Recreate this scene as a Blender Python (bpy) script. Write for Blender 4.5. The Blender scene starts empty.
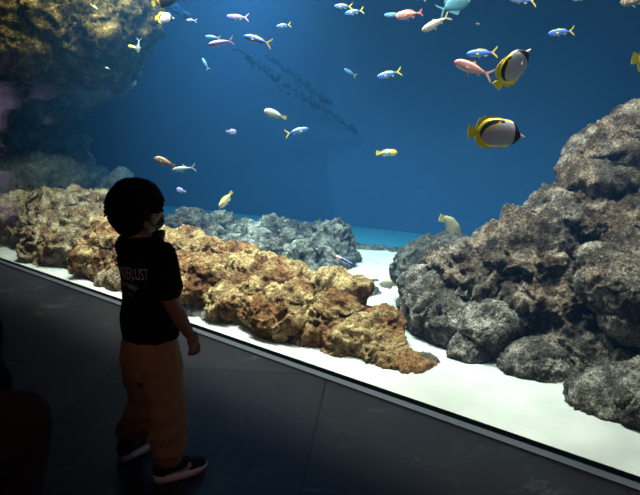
import bpy, bmesh, math, random
import numpy as np
from mathutils import Vector, Matrix, Euler
from mathutils.bvhtree import BVHTree

random.seed(7)
R = math.radians
C = bpy.context.scene.collection
sc = bpy.context.scene

# ------------------------------------------------------------------ camera
H, PITCH, FOC = 1.24, R(11.4), 560.0
cam_d = bpy.data.cameras.new('camera')
cam = bpy.data.objects.new('camera', cam_d)
C.objects.link(cam)
cam.location = (0, 0, H)
cam.rotation_euler = (R(90) - PITCH, 0, 0)
cam_d.sensor_width = 36.0
cam_d.lens = FOC / 640 * 36.0
cam_d.clip_start = 0.02
sc.camera = cam


def at(px, py, Y):
    """world point seen at pixel (px, py) at distance Y ahead"""
    dx, dy = (px - 320) / FOC, -(py - 247.5) / FOC
    v = Vector((dx, math.cos(PITCH) + dy * math.sin(PITCH), -math.sin(PITCH) + dy * math.cos(PITCH)))
    return Vector((0, 0, H)) + v * (Y / v.y)


def ground(px, py, z=0.0):
    dx, dy = (px - 320) / FOC, -(py - 247.5) / FOC
    v = Vector((dx, math.cos(PITCH) + dy * math.sin(PITCH), -math.sin(PITCH) + dy * math.cos(PITCH)))
    return Vector((0, 0, H)) + v * ((z - H) / v.z)


# glass line: ground() of the two ends of its base
GA, GB = ground(0, 263.5), ground(640, 494)
D = (GA - GB).normalized()                    # along the glass, towards the left
N = Vector((D.y, -D.x, 0))
if N.y < 0:
    N = -N
P0 = GB + D * (D.dot(Vector((0, 2.73, 0)) - GB))
T0 = N.dot(P0)
GANG = math.atan2(D.y, D.x)


def P(s, t, z=0.0):
    return P0 + D * s + N * t + Vector((0, 0, z))


# ------------------------------------------------------------------ numpy noise
def _h(i, j, k, s):
    n = (i.astype(np.int64) * 374761393 + j.astype(np.int64) * 668265263 + k.astype(np.int64) * 2147483647 + s * 974634777) & 0xFFFFFFFF
    n = ((n ^ (n >> 13)) * 1274126177) & 0xFFFFFFFF
    n = ((n ^ (n >> 16)) * 2246822519) & 0xFFFFFFFF
    return ((n ^ (n >> 15)) & 0xFFFFFF) / float(0xFFFFFF)


def vn(p, s=0):
    f = np.floor(p)
    u = p - f
    u = u * u * (3 - 2 * u)
    i, j, k = f[:, 0], f[:, 1], f[:, 2]
    r = 0
    for a in (0, 1):
        for b in (0, 1):
            for c in (0, 1):
                w = (u[:, 0] if a else 1 - u[:, 0]) * (u[:, 1] if b else 1 - u[:, 1]) * (u[:, 2] if c else 1 - u[:, 2])
                r = r + w * _h(i + a, j + b, k + c, s)
    return r * 2 - 1


def fbm(p, octv=4, s=0, gain=.5):
    r, a = 0, 1.0
    for o in range(octv):
        r = r + a * vn(p * (2.03 ** o) + 17.3 * o, s + o)
        a *= gain
    return r


def ridged(p, octv=4, s=0):
    r, a = 0, 1.0
    for o in range(octv):
        r = r + a * (1 - 2 * np.abs(vn(p * (2.1 ** o) + 9.1 * o, s + o)))
        a *= .55
    return r


def worley(p, s=0):
    f = np.floor(p)
    best = np.full(len(p), 9.0)
    for a in (-1, 0, 1):
        for b in (-1, 0, 1):
            for c in (-1, 0, 1):
                i, j, k = f[:, 0] + a, f[:, 1] + b, f[:, 2] + c
                q = np.stack([i + _h(i, j, k, s), j + _h(i, j, k, s + 1), k + _h(i, j, k, s + 2)], 1)
                best = np.minimum(best, ((q - p) ** 2).sum(1))
    return np.sqrt(best)


# ------------------------------------------------------------------ materials
def mat(name, col=(.5, .5, .5), rough=.7, metal=0., spec=.5, emis=None, es=0.):
    m = bpy.data.materials.new(name)
    m.use_nodes = True
    b = m.node_tree.nodes['Principled BSDF']
    b.inputs['Base Color'].default_value = (*col, 1)
    b.inputs['Roughness'].default_value = rough
    b.inputs['Metallic'].default_value = metal
    b.inputs['Specular IOR Level'].default_value = spec
    if emis:
        b.inputs['Emission Color'].default_value = (*emis, 1)
        b.inputs['Emission Strength'].default_value = es
    return m


def nd(m, t, **kw):
    n = m.node_tree.nodes.new(t)
    for k, v in kw.items():
        if k in n.inputs.keys():
            n.inputs[k].default_value = v
        else:
            setattr(n, k, v)
    return n


def lk(m, a, b):
    m.node_tree.links.new(a, b)


def ramp(m, fac, stops, interp='LINEAR'):
    r = nd(m, 'ShaderNodeValToRGB')
    cr = r.color_ramp
    cr.interpolation = interp
    while len(cr.elements) < len(stops):
        cr.elements.new(.5)
    for e, (p, c) in zip(cr.elements, stops):
        e.position = p
        e.color = (*c, 1) if len(c) == 3 else c
    lk(m, fac, r.inputs[0])
    return r.outputs[0]


def mathn(m, op, a, b=None, clamp=False):
    n = nd(m, 'ShaderNodeMath', operation=op, use_clamp=clamp)
    for i, v in enumerate((a, b)):
        if v is None:
            continue
        if isinstance(v, (int, float)):
            n.inputs[i].default_value = v
        else:
            lk(m, v, n.inputs[i])
    return n.outputs[0]


def mixc(m, fac, a, b, mode='MIX'):
    n = nd(m, 'ShaderNodeMix', data_type='RGBA', blend_type=mode)
    if isinstance(fac, (int, float)):
        n.inputs[0].default_value = fac
    else:
        lk(m, fac, n.inputs[0])
    for i, v in ((6, a), (7, b)):
        if isinstance(v, tuple):
            n.inputs[i].default_value = (*v, 1)
        else:
            lk(m, v, n.inputs[i])
    return n.outputs[2]


def noisy(m, scale, detail=8, rough=.6, coord='Object', dist=0.):
    tc = nd(m, 'ShaderNodeTexCoord')
    n = nd(m, 'ShaderNodeTexNoise', Scale=scale, Detail=detail, Roughness=rough, Distortion=dist)
    lk(m, tc.outputs[coord], n.inputs['Vector'])
    return n.outputs['Fac']


def bump(m, h, strength=.5, dist=.02):
    b = nd(m, 'ShaderNodeBump', Strength=strength, Distance=dist)
    lk(m, h, b.inputs['Height'])
    pb = m.node_tree.nodes['Principled BSDF']
    lk(m, b.outputs[0], pb.inputs['Normal'])


def rock_mat(name, dark, mid, light, accent=None, sc1=6., fine=45., contrast=1., bs=.9, fade=None):
    m = mat(name, mid, .95, spec=.15)
    pb = m.node_tree.nodes['Principled BSDF']
    big = noisy(m, sc1, 6, .65)
    fin = noisy(m, fine, 6, .7, dist=.6)
    tc = nd(m, 'ShaderNodeTexCoord')
    vo = nd(m, 'ShaderNodeTexVoronoi', Scale=fine * .8)
    lk(m, tc.outputs['Object'], vo.inputs['Vector'])
    tin = noisy(m, fine * 2.6, 4, .75)
    f = mathn(m, 'ADD', mathn(m, 'ADD', mathn(m, 'MULTIPLY', big, .46), mathn(m, 'MULTIPLY', fin, .32)), mathn(m, 'MULTIPLY', tin, .22))
    c = ramp(m, f, [(.40, dark), (.50, mid), (.61, light)])
    if accent:
        a2 = noisy(m, sc1 * .45, 4, .6)
        c = mixc(m, ramp(m, a2, [(.45, (0, 0, 0)), (.56, (1, 1, 1))]), c, accent, 'MULTIPLY')
    if fade:
        # bare crust below, algae on top is real growth: an overall tone per rock only
        pass
    lk(m, c, pb.inputs['Base Color'])
    h = mathn(m, 'ADD', mathn(m, 'MULTIPLY', fin, 1.0), mathn(m, 'MULTIPLY', vo.outputs['Distance'], .5))
    h = mathn(m, 'ADD', h, mathn(m, 'MULTIPLY', tin, .35))
    bump(m, h, 1.0, .045)
    return m


M = {}
M['reef_gold'] = rock_mat('golden reef crust', (.06, .03, .016), (.42, .27, .12), (.95, .76, .38), (.50, .34, .30), 9, 62)
M['reef_tan'] = rock_mat('tan reef crust', (.05, .035, .025), (.32, .24, .14), (.85, .73, .48), (.66, .52, .46), 8, 58)
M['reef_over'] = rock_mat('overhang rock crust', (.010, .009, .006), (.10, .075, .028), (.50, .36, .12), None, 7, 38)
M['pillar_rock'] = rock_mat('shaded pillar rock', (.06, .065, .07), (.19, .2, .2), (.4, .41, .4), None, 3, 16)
M['rubble'] = rock_mat('grey coral rubble', (.014, .014, .014), (.085, .083, .075), (.34, .34, .30), None, 8, 30)
M['rubble_pale'] = rock_mat('pale coral rubble', (.05, .05, .045), (.2, .2, .18), (.6, .6, .54), None, 8, 30)
M['rubble_dark'] = rock_mat('dark coral rubble', (.01, .01, .01), (.05, .048, .045), (.2, .19, .17), None, 8, 30)
M['basalt'] = rock_mat('dark grey crusty rock', (.014, .012, .010), (.11, .085, .068), (.60, .51, .41), (1, .82, .72), 6, 66)
M['basalt_b'] = rock_mat('dark boulder rock', (.014, .012, .011), (.11, .092, .078), (.66, .58, .49), None, 8, 70)

m = M['sand'] = mat('white coral sand', (.85, .84, .80), .95, spec=.1)
f1 = noisy(m, 3.0, 5, .55)
f2 = noisy(m, 60.0, 5, .7)
c = ramp(m, f1, [(.3, (.29, .283, .262)), (.7, (.39, .38, .352))])
c = mixc(m, ramp(m, f2, [(.24, (1, 1, 1)), (.34, (0, 0, 0))]), c, (.35, .34, .31))
lk(m, c, m.node_tree.nodes['Principled BSDF'].inputs['Base Color'])
bump(m, mathn(m, 'ADD', f1, mathn(m, 'MULTIPLY', f2, .15)), .5, .05)

m = M['tank_wall'] = mat('blue painted tank wall', (.02, .12, .32), .8, spec=.2)
f = noisy(m, .6, 4, .5)
lk(m, ramp(m, f, [(.3, (.018, .075, .20)), (.7, (.023, .095, .24))]), m.node_tree.nodes['Principled BSDF'].inputs['Base Color'])

m = M['floor'] = mat('dark slate floor', (.05, .05, .055), .42, spec=.35)
tc = nd(m, 'ShaderNodeTexCoord')
mp = nd(m, 'ShaderNodeMapping')
mp.inputs['Rotation'].default_value = (0, 0, R(6))
mp.inputs['Location'].default_value = (.25, -.15, 0)
lk(m, tc.outputs['Object'], mp.inputs['Vector'])
br = nd(m, 'ShaderNodeTexBrick', Scale=1.0)
br.offset = .0
br.inputs['Brick Width'].default_value = 1.15
br.inputs['Row Height'].default_value = 1.3
br.inputs['Mortar Size'].default_value = .007
br.inputs['Color1'].default_value = (.014, .016, .021, 1)
br.inputs['Color2'].default_value = (.034, .037, .046, 1)
br.inputs['Mortar'].default_value = (.004, .004, .005, 1)
lk(m, mp.outputs[0], br.inputs['Vector'])
nz = nd(m, 'ShaderNodeTexNoise', Scale=1.3, Detail=7, Roughness=.62, Distortion=1.2)
lk(m, tc.outputs['Object'], nz.inputs['Vector'])
vein = ramp(m, mathn(m, 'ABSOLUTE', mathn(m, 'SUBTRACT', nz.outputs['Fac'], .5)), [(0, (1, 1, 1)), (.010, (0, 0, 0))])
cl = noisy(m, 2.2, 6, .6)
vm = mathn(m, 'MULTIPLY', vein, ramp(m, cl, [(.5, (0, 0, 0)), (.62, (.8, .8, .8))]))
c = mixc(m, vm, br.outputs['Color'], (.12, .125, .135))
c = mixc(m, ramp(m, cl, [(.3, (0, 0, 0)), (.7, (1, 1, 1))]), mixc(m, 1., c, (.72, .72, .74), 'MULTIPLY'), c)
pb = m.node_tree.nodes['Principled BSDF']
lk(m, c, pb.inputs['Base Color'])
bump(m, mathn(m, 'ADD', noisy(m, 6, 6, .6), mathn(m, 'MULTIPLY', br.outputs['Fac'], -1.0)), .25, .02)

m = M['trim'] = mat('brushed steel trim', (.18, .19, .22), .5, metal=.6)
bump(m, noisy(m, 30, 3, .5), .1, .005)
M['gasket'] = mat('black gasket', (.006, .006, .007), .6)
M['room_wall'] = mat('dark room wall', (.03, .03, .033), .9)
M['ceiling'] = mat('dark ceiling', (.02, .02, .022), .9)
M['lilac_wall'] = mat('pale gallery wall', (.75, .72, .76), .8)
M['lilac_floor'] = mat('pale gallery floor', (.55, .53, .56), .7)
M['lamp_black'] = mat('black lamp housing', (.02, .02, .02), .5)
M['bench'] = mat('dark bench', (.02, .02, .025), .6)

m = M['glass'] = bpy.data.materials.new('acrylic pane')
m.use_nodes = True
nt = m.node_tree
nt.nodes.remove(nt.nodes['Principled BSDF'])
tr = nd(m, 'ShaderNodeBsdfTransparent')
gl = nd(m, 'ShaderNodeBsdfGlossy', Roughness=.004)
lw = nd(m, 'ShaderNodeLayerWeight', Blend=.5)
fr = mathn(m, 'ADD', mathn(m, 'MULTIPLY', mathn(m, 'POWER', lw.outputs['Facing'], 5.0), .93), .035)
mx = nd(m, 'ShaderNodeMixShader')
lk(m, fr, mx.inputs[0]); lk(m, tr.outputs[0], mx.inputs[1]); lk(m, gl.outputs[0], mx.inputs[2])
lk(m, mx.outputs[0], nt.nodes['Material Output'].inputs['Surface'])

m = M['water'] = bpy.data.materials.new('sea water')
m.use_nodes = True
nt = m.node_tree
nt.nodes.remove(nt.nodes['Principled BSDF'])
vs = nd(m, 'ShaderNodeVolumeScatter', Density=.021, Anisotropy=.2)
vs.inputs['Color'].default_value = (.10, .42, 1.0, 1)
va = nd(m, 'ShaderNodeVolumeAbsorption', Density=.13)
va.inputs['Color'].default_value = (.05, .72, .90, 1)
ad = nd(m, 'ShaderNodeAddShader')
lk(m, vs.outputs[0], ad.inputs[0]); lk(m, va.outputs[0], ad.inputs[1])
lk(m, ad.outputs[0], nt.nodes['Material Output'].inputs['Volume'])

# people
m = M['skin'] = mat('skin', (.30, .15, .095), .6)
m = M['hair'] = mat('black hair', (.008, .007, .007), .8, spec=.1)
tc = nd(m, 'ShaderNodeTexCoord')
wv = nd(m, 'ShaderNodeTexNoise', Scale=70, Detail=4)
mp = nd(m, 'ShaderNodeMapping'); mp.inputs['Scale'].default_value = (1, 1, .15)
lk(m, tc.outputs['Object'], mp.inputs['Vector']); lk(m, mp.outputs[0], wv.inputs['Vector'])
bump(m, wv.outputs['Fac'], .8, .01)
m = M['shirt'] = mat('black cotton', (.010, .010, .012), .95, spec=.1)
bump(m, noisy(m, 14, 5, .6), .5, .01)
m = M['khaki'] = mat('khaki cotton', (.36, .21, .11), .9, spec=.1)
bump(m, noisy(m, 18, 5, .6), .6, .012)
m = M['brown_cloth'] = mat('dark brown trousers cloth', (.04, .022, .02), .9, spec=.1)
bump(m, noisy(m, 12, 5, .6), .5, .012)
M['shoe_black'] = mat('black shoe mesh', (.012, .012, .014), .8)
bump(M['shoe_black'], noisy(M['shoe_black'], 260, 2, .5), .3, .003)
M['sole'] = mat('pale rubber sole', (.78, .66, .72), .6)
M['print'] = mat('pale shirt print', (.50, .47, .50), .8)
M['mask'] = mat('dark mask cloth', (.05, .05, .06), .9)
M['eye_white'] = mat('eye white', (.8, .8, .8), .3)
M['eye_dark'] = mat('dark eye', (.01, .01, .01), .2)
M['lips'] = mat('lips', (.4, .16, .13), .6)
M['sock'] = mat('dark sock', (.02, .02, .025), .9)


# ------------------------------------------------------------------ object helpers
def tag(o, label=None, cat=None, group=None, kind=None):
    if label: o['label'] = label
    if cat: o['category'] = cat
    if group: o['group'] = group
    if kind: o['kind'] = kind
    return o


def empty(name, loc=(0, 0, 0), rotz=0.):
    o = bpy.data.objects.new(name, None)
    C.objects.link(o)
    o.location = loc
    o.rotation_euler = (0, 0, rotz)
    o.empty_display_size = .05
    return o


def obj(name, bm, material, parent=None, smooth=True):
    me = bpy.data.meshes.new(name)
    bm.normal_update()
    bm.to_mesh(me)
    bm.free()
    if smooth:
        me.polygons.foreach_set('use_smooth', [True] * len(me.polygons))
    me.materials.append(material)
    o = bpy.data.objects.new(name, me)
    C.objects.link(o)
    if parent is not None:
        o.parent = parent
    return o


def ell(bm, c, r, rot=(0, 0, 0), sub=3):
    mt = Matrix.Translation(Vector(c)) @ Euler(rot).to_matrix().to_4x4() @ Matrix.Diagonal((*r, 1))
    bmesh.ops.create_icosphere(bm, subdivisions=sub, radius=1, matrix=mt)


def loft(bm, rings, seg=20, cap=True):
    """rings: (x, y, z, rx, ry) horizontal ellipses stacked"""
    vs = []
    for (x, y, z, rx, ry) in rings:
        vs.append([bm.verts.new((x + rx * math.cos(2 * math.pi * k / seg), y + ry * math.sin(2 * math.pi * k / seg), z)) for k in range(seg)])
    for a, b in zip(vs, vs[1:]):
        for k in range(seg):
            bm.faces.new((a[k], a[(k + 1) % seg], b[(k + 1) % seg], b[k]))
    if cap:
        bm.faces.new(list(reversed(vs[0])))
        bm.faces.new(vs[-1])
    return vs


def limb(bm, pts, seg=12):
    """pts: list of (Vector, radius) -> overlapping tapered capsules"""
    for (a, ra), (b, rb) in zip(pts, pts[1:]):
        a, b = Vector(a), Vector(b)
        d = (b - a)
        L = d.length
        q = d.to_track_quat('Z', 'Y').to_matrix().to_4x4()
        mt = Matrix.Translation((a + b) / 2) @ q
        bmesh.ops.create_cone(bm, cap_ends=True, segments=seg, radius1=ra, radius2=rb, depth=L, matrix=mt)
    for a, ra in pts:
        bmesh.ops.create_icosphere(bm, subdivisions=2, radius=ra * 1.0, matrix=Matrix.Translation(Vector(a)))


def remesh(bm, voxel, smooth=2, factor=.5):
    """union of everything in bm as one continuous surface; returns mesh"""
    me = bpy.data.meshes.new('tmp')
    bm.to_mesh(me)
    bm.free()
    o = bpy.data.objects.new('tmp', me)
    C.objects.link(o)
    md = o.modifiers.new('r', 'REMESH')
    md.mode = 'VOXEL'
    md.voxel_size = voxel
    md.use_smooth_shade = True
    if smooth:
        s = o.modifiers.new('s', 'SMOOTH')
        s.iterations = smooth
        s.factor = factor
    dg = bpy.context.evaluated_depsgraph_get()
    res = bpy.data.meshes.new_from_object(o.evaluated_get(dg))
    bpy.data.objects.remove(o)
    bpy.data.meshes.remove(me)
    return res


def displace(me, fn):
    n = len(me.vertices)
    co = np.empty(n * 3, dtype=np.float32); me.vertices.foreach_get('co', co)
    no = np.empty(n * 3, dtype=np.float32); me.vertices.foreach_get('normal', no)
    co = co.reshape(-1, 3).astype(np.float64); no = no.reshape(-1, 3).astype(np.float64)
    co2 = co + fn(co, no)
    me.vertices.foreach_set('co', co2.astype(np.float32).ravel())
    me.update()


def solid(name, bm, material, voxel, parent=None, smooth=2, disp=None, loc=None):
    me = remesh(bm, voxel, smooth)
    if disp:
        displace(me, disp)
    me.name = name
    me.materials.clear()
    me.materials.append(material)
    me.polygons.foreach_set('use_smooth', [True] * len(me.polygons))
    o = bpy.data.objects.new(name, me)
    C.objects.link(o)
    if loc is not None:
        me.transform(Matrix.Translation(-Vector(loc)))
        o.location = loc
    if parent is not None:
        o.parent = parent
    return o


def box(bm, c, s, rotz=0.):
    mt = Matrix.Translation(Vector(c)) @ Matrix.Rotation(rotz, 4, 'Z') @ Matrix.Diagonal((*s, 1))
    bmesh.ops.create_cube(bm, size=1, matrix=mt)


def prism(bm, pts, z0, z1):
    a = [bm.verts.new((p[0], p[1], z0)) for p in pts]
    b = [bm.verts.new((p[0], p[1], z1)) for p in pts]
    n = len(pts)
    bm.faces.new(a[::-1]); bm.faces.new(b)
    for k in range(n):
        bm.faces.new((a[k], a[(k + 1) % n], b[(k + 1) % n], b[k]))
    bmesh.ops.recalc_face_normals(bm, faces=bm.faces)


def rockdisp(seed, big=.07, mid=.035, fine=.014, fs=1.0):
    def fn(co, no):
        p = co + seed * 3.17
        p = p + .06 / fs * np.stack([fbm(p * 6 * fs, 2, 31), fbm(p * 6 * fs, 2, 37), fbm(p * 6 * fs, 2, 41)], 1)
        d = big * fbm(p * 2.6 * fs, 3, seed) + mid * ridged(p * 7.5 * fs, 3, seed + 5)
        w = worley(p * 16 * fs, seed + 9)
        w2 = worley(p * 42 * fs, seed + 13)
        d = d + mid * .4 * (.55 - w) + fine * 1.1 * ridged(p * 26 * fs, 3, seed + 11) + fine * .9 * (w2 - .5)
        return no * d[:, None]
    return fn


def rock(name, prims, material, voxel, seed, label, cat='rock', group=None, big=.07, mid=.035, fine=.014, fs=1.0):
    bm = bmesh.new()
    for c, r, rz in prims:
        ell(bm, c, r, (0, 0, rz), 3)
    c0 = prims[0][0]
    o = solid(name, bm, material, voxel, None, 1, rockdisp(seed, big, mid, fine, fs), loc=(c0[0], c0[1], 0))
    tag(o, label, cat, group)
    return o


# ------------------------------------------------------------------ setting
STOP = 9.0
SBOT = -4.2
# room floor (tank side ends at the trim)
bm = bmesh.new()
prism(bm, [P(SBOT, 0), P(STOP + 7, 0), P(STOP + 7, -8), P(SBOT, -8)], -.1, 0)
tag(obj('floor', bm, M['floor'], smooth=False), kind='structure')
# trim along the glass base: steel strip between two dark joints
bm = bmesh.new()
prism(bm, [P(SBOT, 0), P(STOP + 7, 0), P(STOP + 7, .006), P(SBOT, .006)], -.1, .002)
prism(bm, [P(SBOT, .05), P(STOP + 7, .05), P(STOP + 7, .062), P(SBOT, .062)], -.1, .006)
tag(obj('trim_2', bm, M['gasket'], smooth=False), kind='structure')
bm = bmesh.new()
prism(bm, [P(SBOT, .006), P(STOP + 7, .006), P(STOP + 7, .05), P(SBOT, .05)], -.1, .010)
tag(obj('trim_1', bm, M['trim'], smooth=False), kind='structure')
# pane
bm = bmesh.new()
prism(bm, [P(SBOT, .062), P(STOP + 7, .062), P(STOP + 7, .09), P(SBOT, .09)], -.05, 2.7)
w = tag(obj('window_1', bm, M['glass'], smooth=False), kind='structure')
# wall above the pane, unseen; brought low to block lamp spill onto the floor
bm = bmesh.new()
prism(bm, [P(SBOT, .0), P(STOP + 7, .0), P(STOP + 7, .3), P(SBOT, .3)], 2.62, 5.6)
tag(obj('wall_front', bm, M['room_wall'], smooth=False), kind='structure')
# room ceiling and walls
bm = bmesh.new()
prism(bm, [P(SBOT, 0), P(STOP + 7, 0), P(STOP + 7, -8), P(SBOT, -8)], 3.7, 3.8)
tag(obj('ceiling', bm, M['ceiling'], smooth=False), kind='structure')
bm = bmesh.new()
prism(bm, [P(SBOT, -8), P(STOP + 7, -8), P(STOP + 7, -8.1), P(SBOT, -8.1)], 0, 3.7)
tag(obj('wall_rear', bm, M['room_wall'], smooth=False), kind='structure')
bm = bmesh.new()
prism(bm, [P(SBOT, 0), P(SBOT - .1, 0), P(SBOT - .1, -8), P(SBOT, -8)], 0, 3.7)
tag(obj('wall_right', bm, M['room_wall'], smooth=False), kind='structure')

# tank walls: the back one runs where the far edge of the sand shows
Q1, Q2 = ground(160, 204), ground(640, 256)
QD = (Q1 - Q2).normalized()
QL, QR = Q1 + QD * 8.5, Q2 - QD * 2.6
QN = Vector((-QD.y, QD.x, 0))
if QN.y < 0: QN = -QN
AL, AR = P(STOP + 6.5, .092), P(SBOT + .1, .092)
bm = bmesh.new(); prism(bm, [QL, QR, QR + QN * .2, QL + QN * .2], -.3, 5.6)
tag(obj('wall_back', bm, M['tank_wall'], smooth=False), kind='structure')
bm = bmesh.new(); prism(bm, [AR, QR, QR - D * .2, AR - D * .2], -.3, 5.6)
tag(obj('wall_side_right', bm, M['tank_wall'], smooth=False), kind='structure')
bm = bmesh.new(); prism(bm, [AL, QL, QL + D * .2, AL + D * .2], -.3, 5.6)
tag(obj('wall_side_left', bm, M['tank_wall'], smooth=False), kind='structure')
# water
bm = bmesh.new(); prism(bm, [AL, AR, QR, QL], -.25, 4.0)
tag(obj('tank_water', bm, M['water'], smooth=False), kind='structure')

# sand bed
def sand_h(x, y):
    p = np.stack([x, y, np.zeros_like(x)], 1)
    return .018 + .03 * fbm(p * .8, 3, 3) + .008 * fbm(p * 5, 3, 8)
bm = bmesh.new()
NS, NT = 230, 150
ss = np.linspace(SBOT + .05, 9.5, NS)
uu = np.linspace(0, 1, NT) ** 1.3
grid = []
xs, ys = [], []
for s in ss:
    a = P(s, .093)
    # distance along N to the back wall
    den = N.dot(QN)
    L = (QN.dot(Q1) - QN.dot(a)) / den
    for u in uu:
        q = a + N * (L * u)
        xs.append(q.x); ys.append(q.y)
xs, ys = np.array(xs), np.array(ys)
zz = sand_h(xs, ys)
tt = (xs * N.x + ys * N.y) - T0
k = np.clip((tt - .09) / .35, 0, 1)
zz = .012 * (1 - k) + zz * k
vs_ = [bm.verts.new((x, y, z)) for x, y, z in zip(xs, ys, zz)]
SA, SB = ground(352, 250), ground(440, 254)
SN = Vector((-(SB - SA).y, (SB - SA).x, 0)).normalized()
if SN.y < 0: SN = -SN
far = (xs - SA.x) * SN.x + (ys - SA.y) * SN.y + .10 * fbm(np.stack([xs, ys, xs * 0], 1) * 1.3, 3, 21)
for i in range(NS - 1):
    for j in range(NT - 1):
        if far[i * NT + j] > .12: continue
        bm.faces.new((vs_[i * NT + j], vs_[(i + 1) * NT + j], vs_[(i + 1) * NT + j + 1], vs_[i * NT + j + 1]))
bmesh.ops.recalc_face_normals(bm, faces=bm.faces)
sand = tag(obj('ground', bm, M['sand']), kind='structure')
if sand.data.polygons[0].normal.z < 0:
    sand.data.flip_normals()

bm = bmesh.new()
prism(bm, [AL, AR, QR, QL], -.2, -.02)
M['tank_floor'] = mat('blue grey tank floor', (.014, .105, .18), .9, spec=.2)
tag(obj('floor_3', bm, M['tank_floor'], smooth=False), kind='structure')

# ------------------------------------------------------------------ rocks
ga = GANG
def EP(s, t, z, rs, rt, rz):
    """ellipsoid in glass coordinates (along, into, up)"""
    return (P(s, t, z), (rs, rt, rz), ga)

# golden ridge along the glass
rg = random.Random(3)
pr = []
prof = [(-.20, .42, .07, .13), (-.04, .47, .13, .18), (.12, .50, .20, .24), (.35, .54, .24, .30), (.60, .58, .29, .34), (.85, .61, .34, .38),
        (1.1, .63, .34, .42), (1.35, .66, .36, .46), (1.6, .7, .37, .5), (1.85, .72, .39, .5)]
for s, t, h, w_ in prof:
    pr.append(EP(s, t, 0, .20 if s < .05 else .30, w_ * .93, h))
for k in range(26):
    s, t, h, w_ = prof[min(9, 2 + int(rg.random() * 8))]
    a = rg.uniform(-1, 1)
    zt = h * math.sqrt(max(0, 1 - a * a)) * .86
    r = rg.uniform(.06, .14)
    pr.append(EP(s + rg.uniform(-.12, .12), t + a * w_ * .86, zt, r * 1.3, r, r * .8))
rock('reef_rock', pr, M['reef_gold'], .0092, 1, 'long golden brown crusty reef ridge running along the glass right of the boy', big=.03, mid=.026, fine=.013)
bmt = [(at(328, 281, 3.52), (.085, .10, .065), 0), (at(338, 276, 3.55), (.06, .08, .05), 0), (at(356, 288, 3.42), (.065, .09, .045), .4), (at(342, 296, 3.45), (.14, .10, .06), 0)]
rock('reef_rock', bmt, M['reef_gold'], .009, 4, 'rounded brown knob rock sitting on the back edge of the golden ridge', big=.03, mid=.022, fine=.011)
# middle reef behind the boy
pr = []
for s, t, h, w_ in [(2.1, .62, .40, .44), (2.4, .66, .38, .46), (2.75, .70, .42, .48), (3.1, .74, .44, .5)]:
    pr.append(EP(s, t, 0, .30, w_ * .95, h))
for k in range(14):
    s = rg.uniform(2.0, 3.2); a = rg.uniform(-.95, .6); r = rg.uniform(.07, .15)
    pr.append(EP(s, .68 + a * .42, .42 * math.sqrt(1 - a * a) * .86, r * 1.2, r, r * .8))
rock('reef_rock', pr, M['reef_gold'], .0125, 6, 'sunlit yellow reef mound showing left of and behind the boy', big=.04, mid=.028, fine=.012)
pr = []
for s, t, h, w_ in [(3.55, .8, .46, .55), (3.95, .85, .50, .6), (4.4, .9, .55, .6), (4.9, .95, .55, .62), (5.4, 1.0, .56, .65), (6.0, 1.0, .58, .7), (6.7, 1.1, .6, .75)]:
    pr.append(EP(s, t, 0, .42, w_ * .97, h))
for k in range(18):
    s = rg.uniform(3.4, 6.3); a = rg.uniform(-.95, .6); r = rg.uniform(.09, .18)
    pr.append(EP(s, .9 + a * .5, .54 * math.sqrt(1 - a * a) * .88, r * 1.2, r, r * .8))
rock('reef_rock', pr, M['reef_tan'], .015, 8, 'broad tan reef mound at the far left under the rock overhang', big=.07, mid=.055, fine=.016)
# crumbly low rock at the glass by the boy's arm
pr = [EP(1.35, .27, .02, .17, .09, .06), EP(1.12, .25, .02, .12, .07, .05), EP(1.55, .27, .03, .1, .08, .07)]
rock('reef_rock', pr, M['rubble_pale'], .009, 12, 'pale crumbled low rock on white sand beside the boy\'s bare arm', big=.01, mid=.014, fine=.008)
pr = [EP(2.33, .26, .05, .15, .10, .13), EP(2.5, .25, .03, .09, .07, .08)]
rock('reef_rock', pr, M['reef_tan'], .010, 13, 'small hollowed reef rock at the glass just left of the boy\'s shirt', big=.02, mid=.018, fine=.008)
rock('reef_rock', [( ground(424, 368) + Vector((.01, .03, .0)), (.075, .06, .06), ga)], M['basalt'], .008, 14,
     'small dark stone at the right tip of the golden ridge', big=.01, mid=.01, fine=.005)

# overhang, upper left
def A(px, py, Y, rx, ry, rz, rot=0.):
    return (at(px, py, Y), (rx, ry, rz), rot)
pr = [A(60, 5, 6.9, 1.0, .9, .72), A(-20, -5, 7.2, 1.3, 1.1, .85), A(84, 15, 7.0, .55, .7, .50), A(94, 44, 7.1, .42, .6, .36), A(70, 48, 7.3, .75, .8, .42),
      A(20, 30, 7.4, .9, .9, .62), A(-90, 10, 7.6, 1.3, 1.3, 1.0), A(85, -30, 7.0, .6, .8, .5), A(60, -70, 7.6, 1.0, 1.0, .9), A(-60, -90, 8, 1.8, 1.4, 1.1)]
pr += [A(rg.uniform(0, 108), rg.uniform(-5, 42), 6.25 + rg.random() * .2, .17, .2, .13) for _ in range(14)]
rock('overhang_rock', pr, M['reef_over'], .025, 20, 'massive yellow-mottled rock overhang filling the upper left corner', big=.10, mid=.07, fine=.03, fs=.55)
pr = [A(88, 72, 7.7, .50, .7, .34), A(40, 92, 8.1, .55, .8, .40), A(-2, 112, 8.3, .95, .9, .9), A(8, 150, 8.3, .95, .9, .7), A(52, 160, 8.4, .45, .8, .5),
      A(30, 185, 8.0, .9, .9, .5), A(66, 195, 8.1, .5, .8, .5), A(90, 200, 8.2, .3, .5, .40), A(-60, 130, 8.5, 1.3, 1.3, 1.6)]
rock('overhang_rock', pr, M['pillar_rock'], .036, 22, 'dark shaded rock pillar holding up the overhang at left', big=.09, mid=.07, fine=.03, fs=.55)
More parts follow.
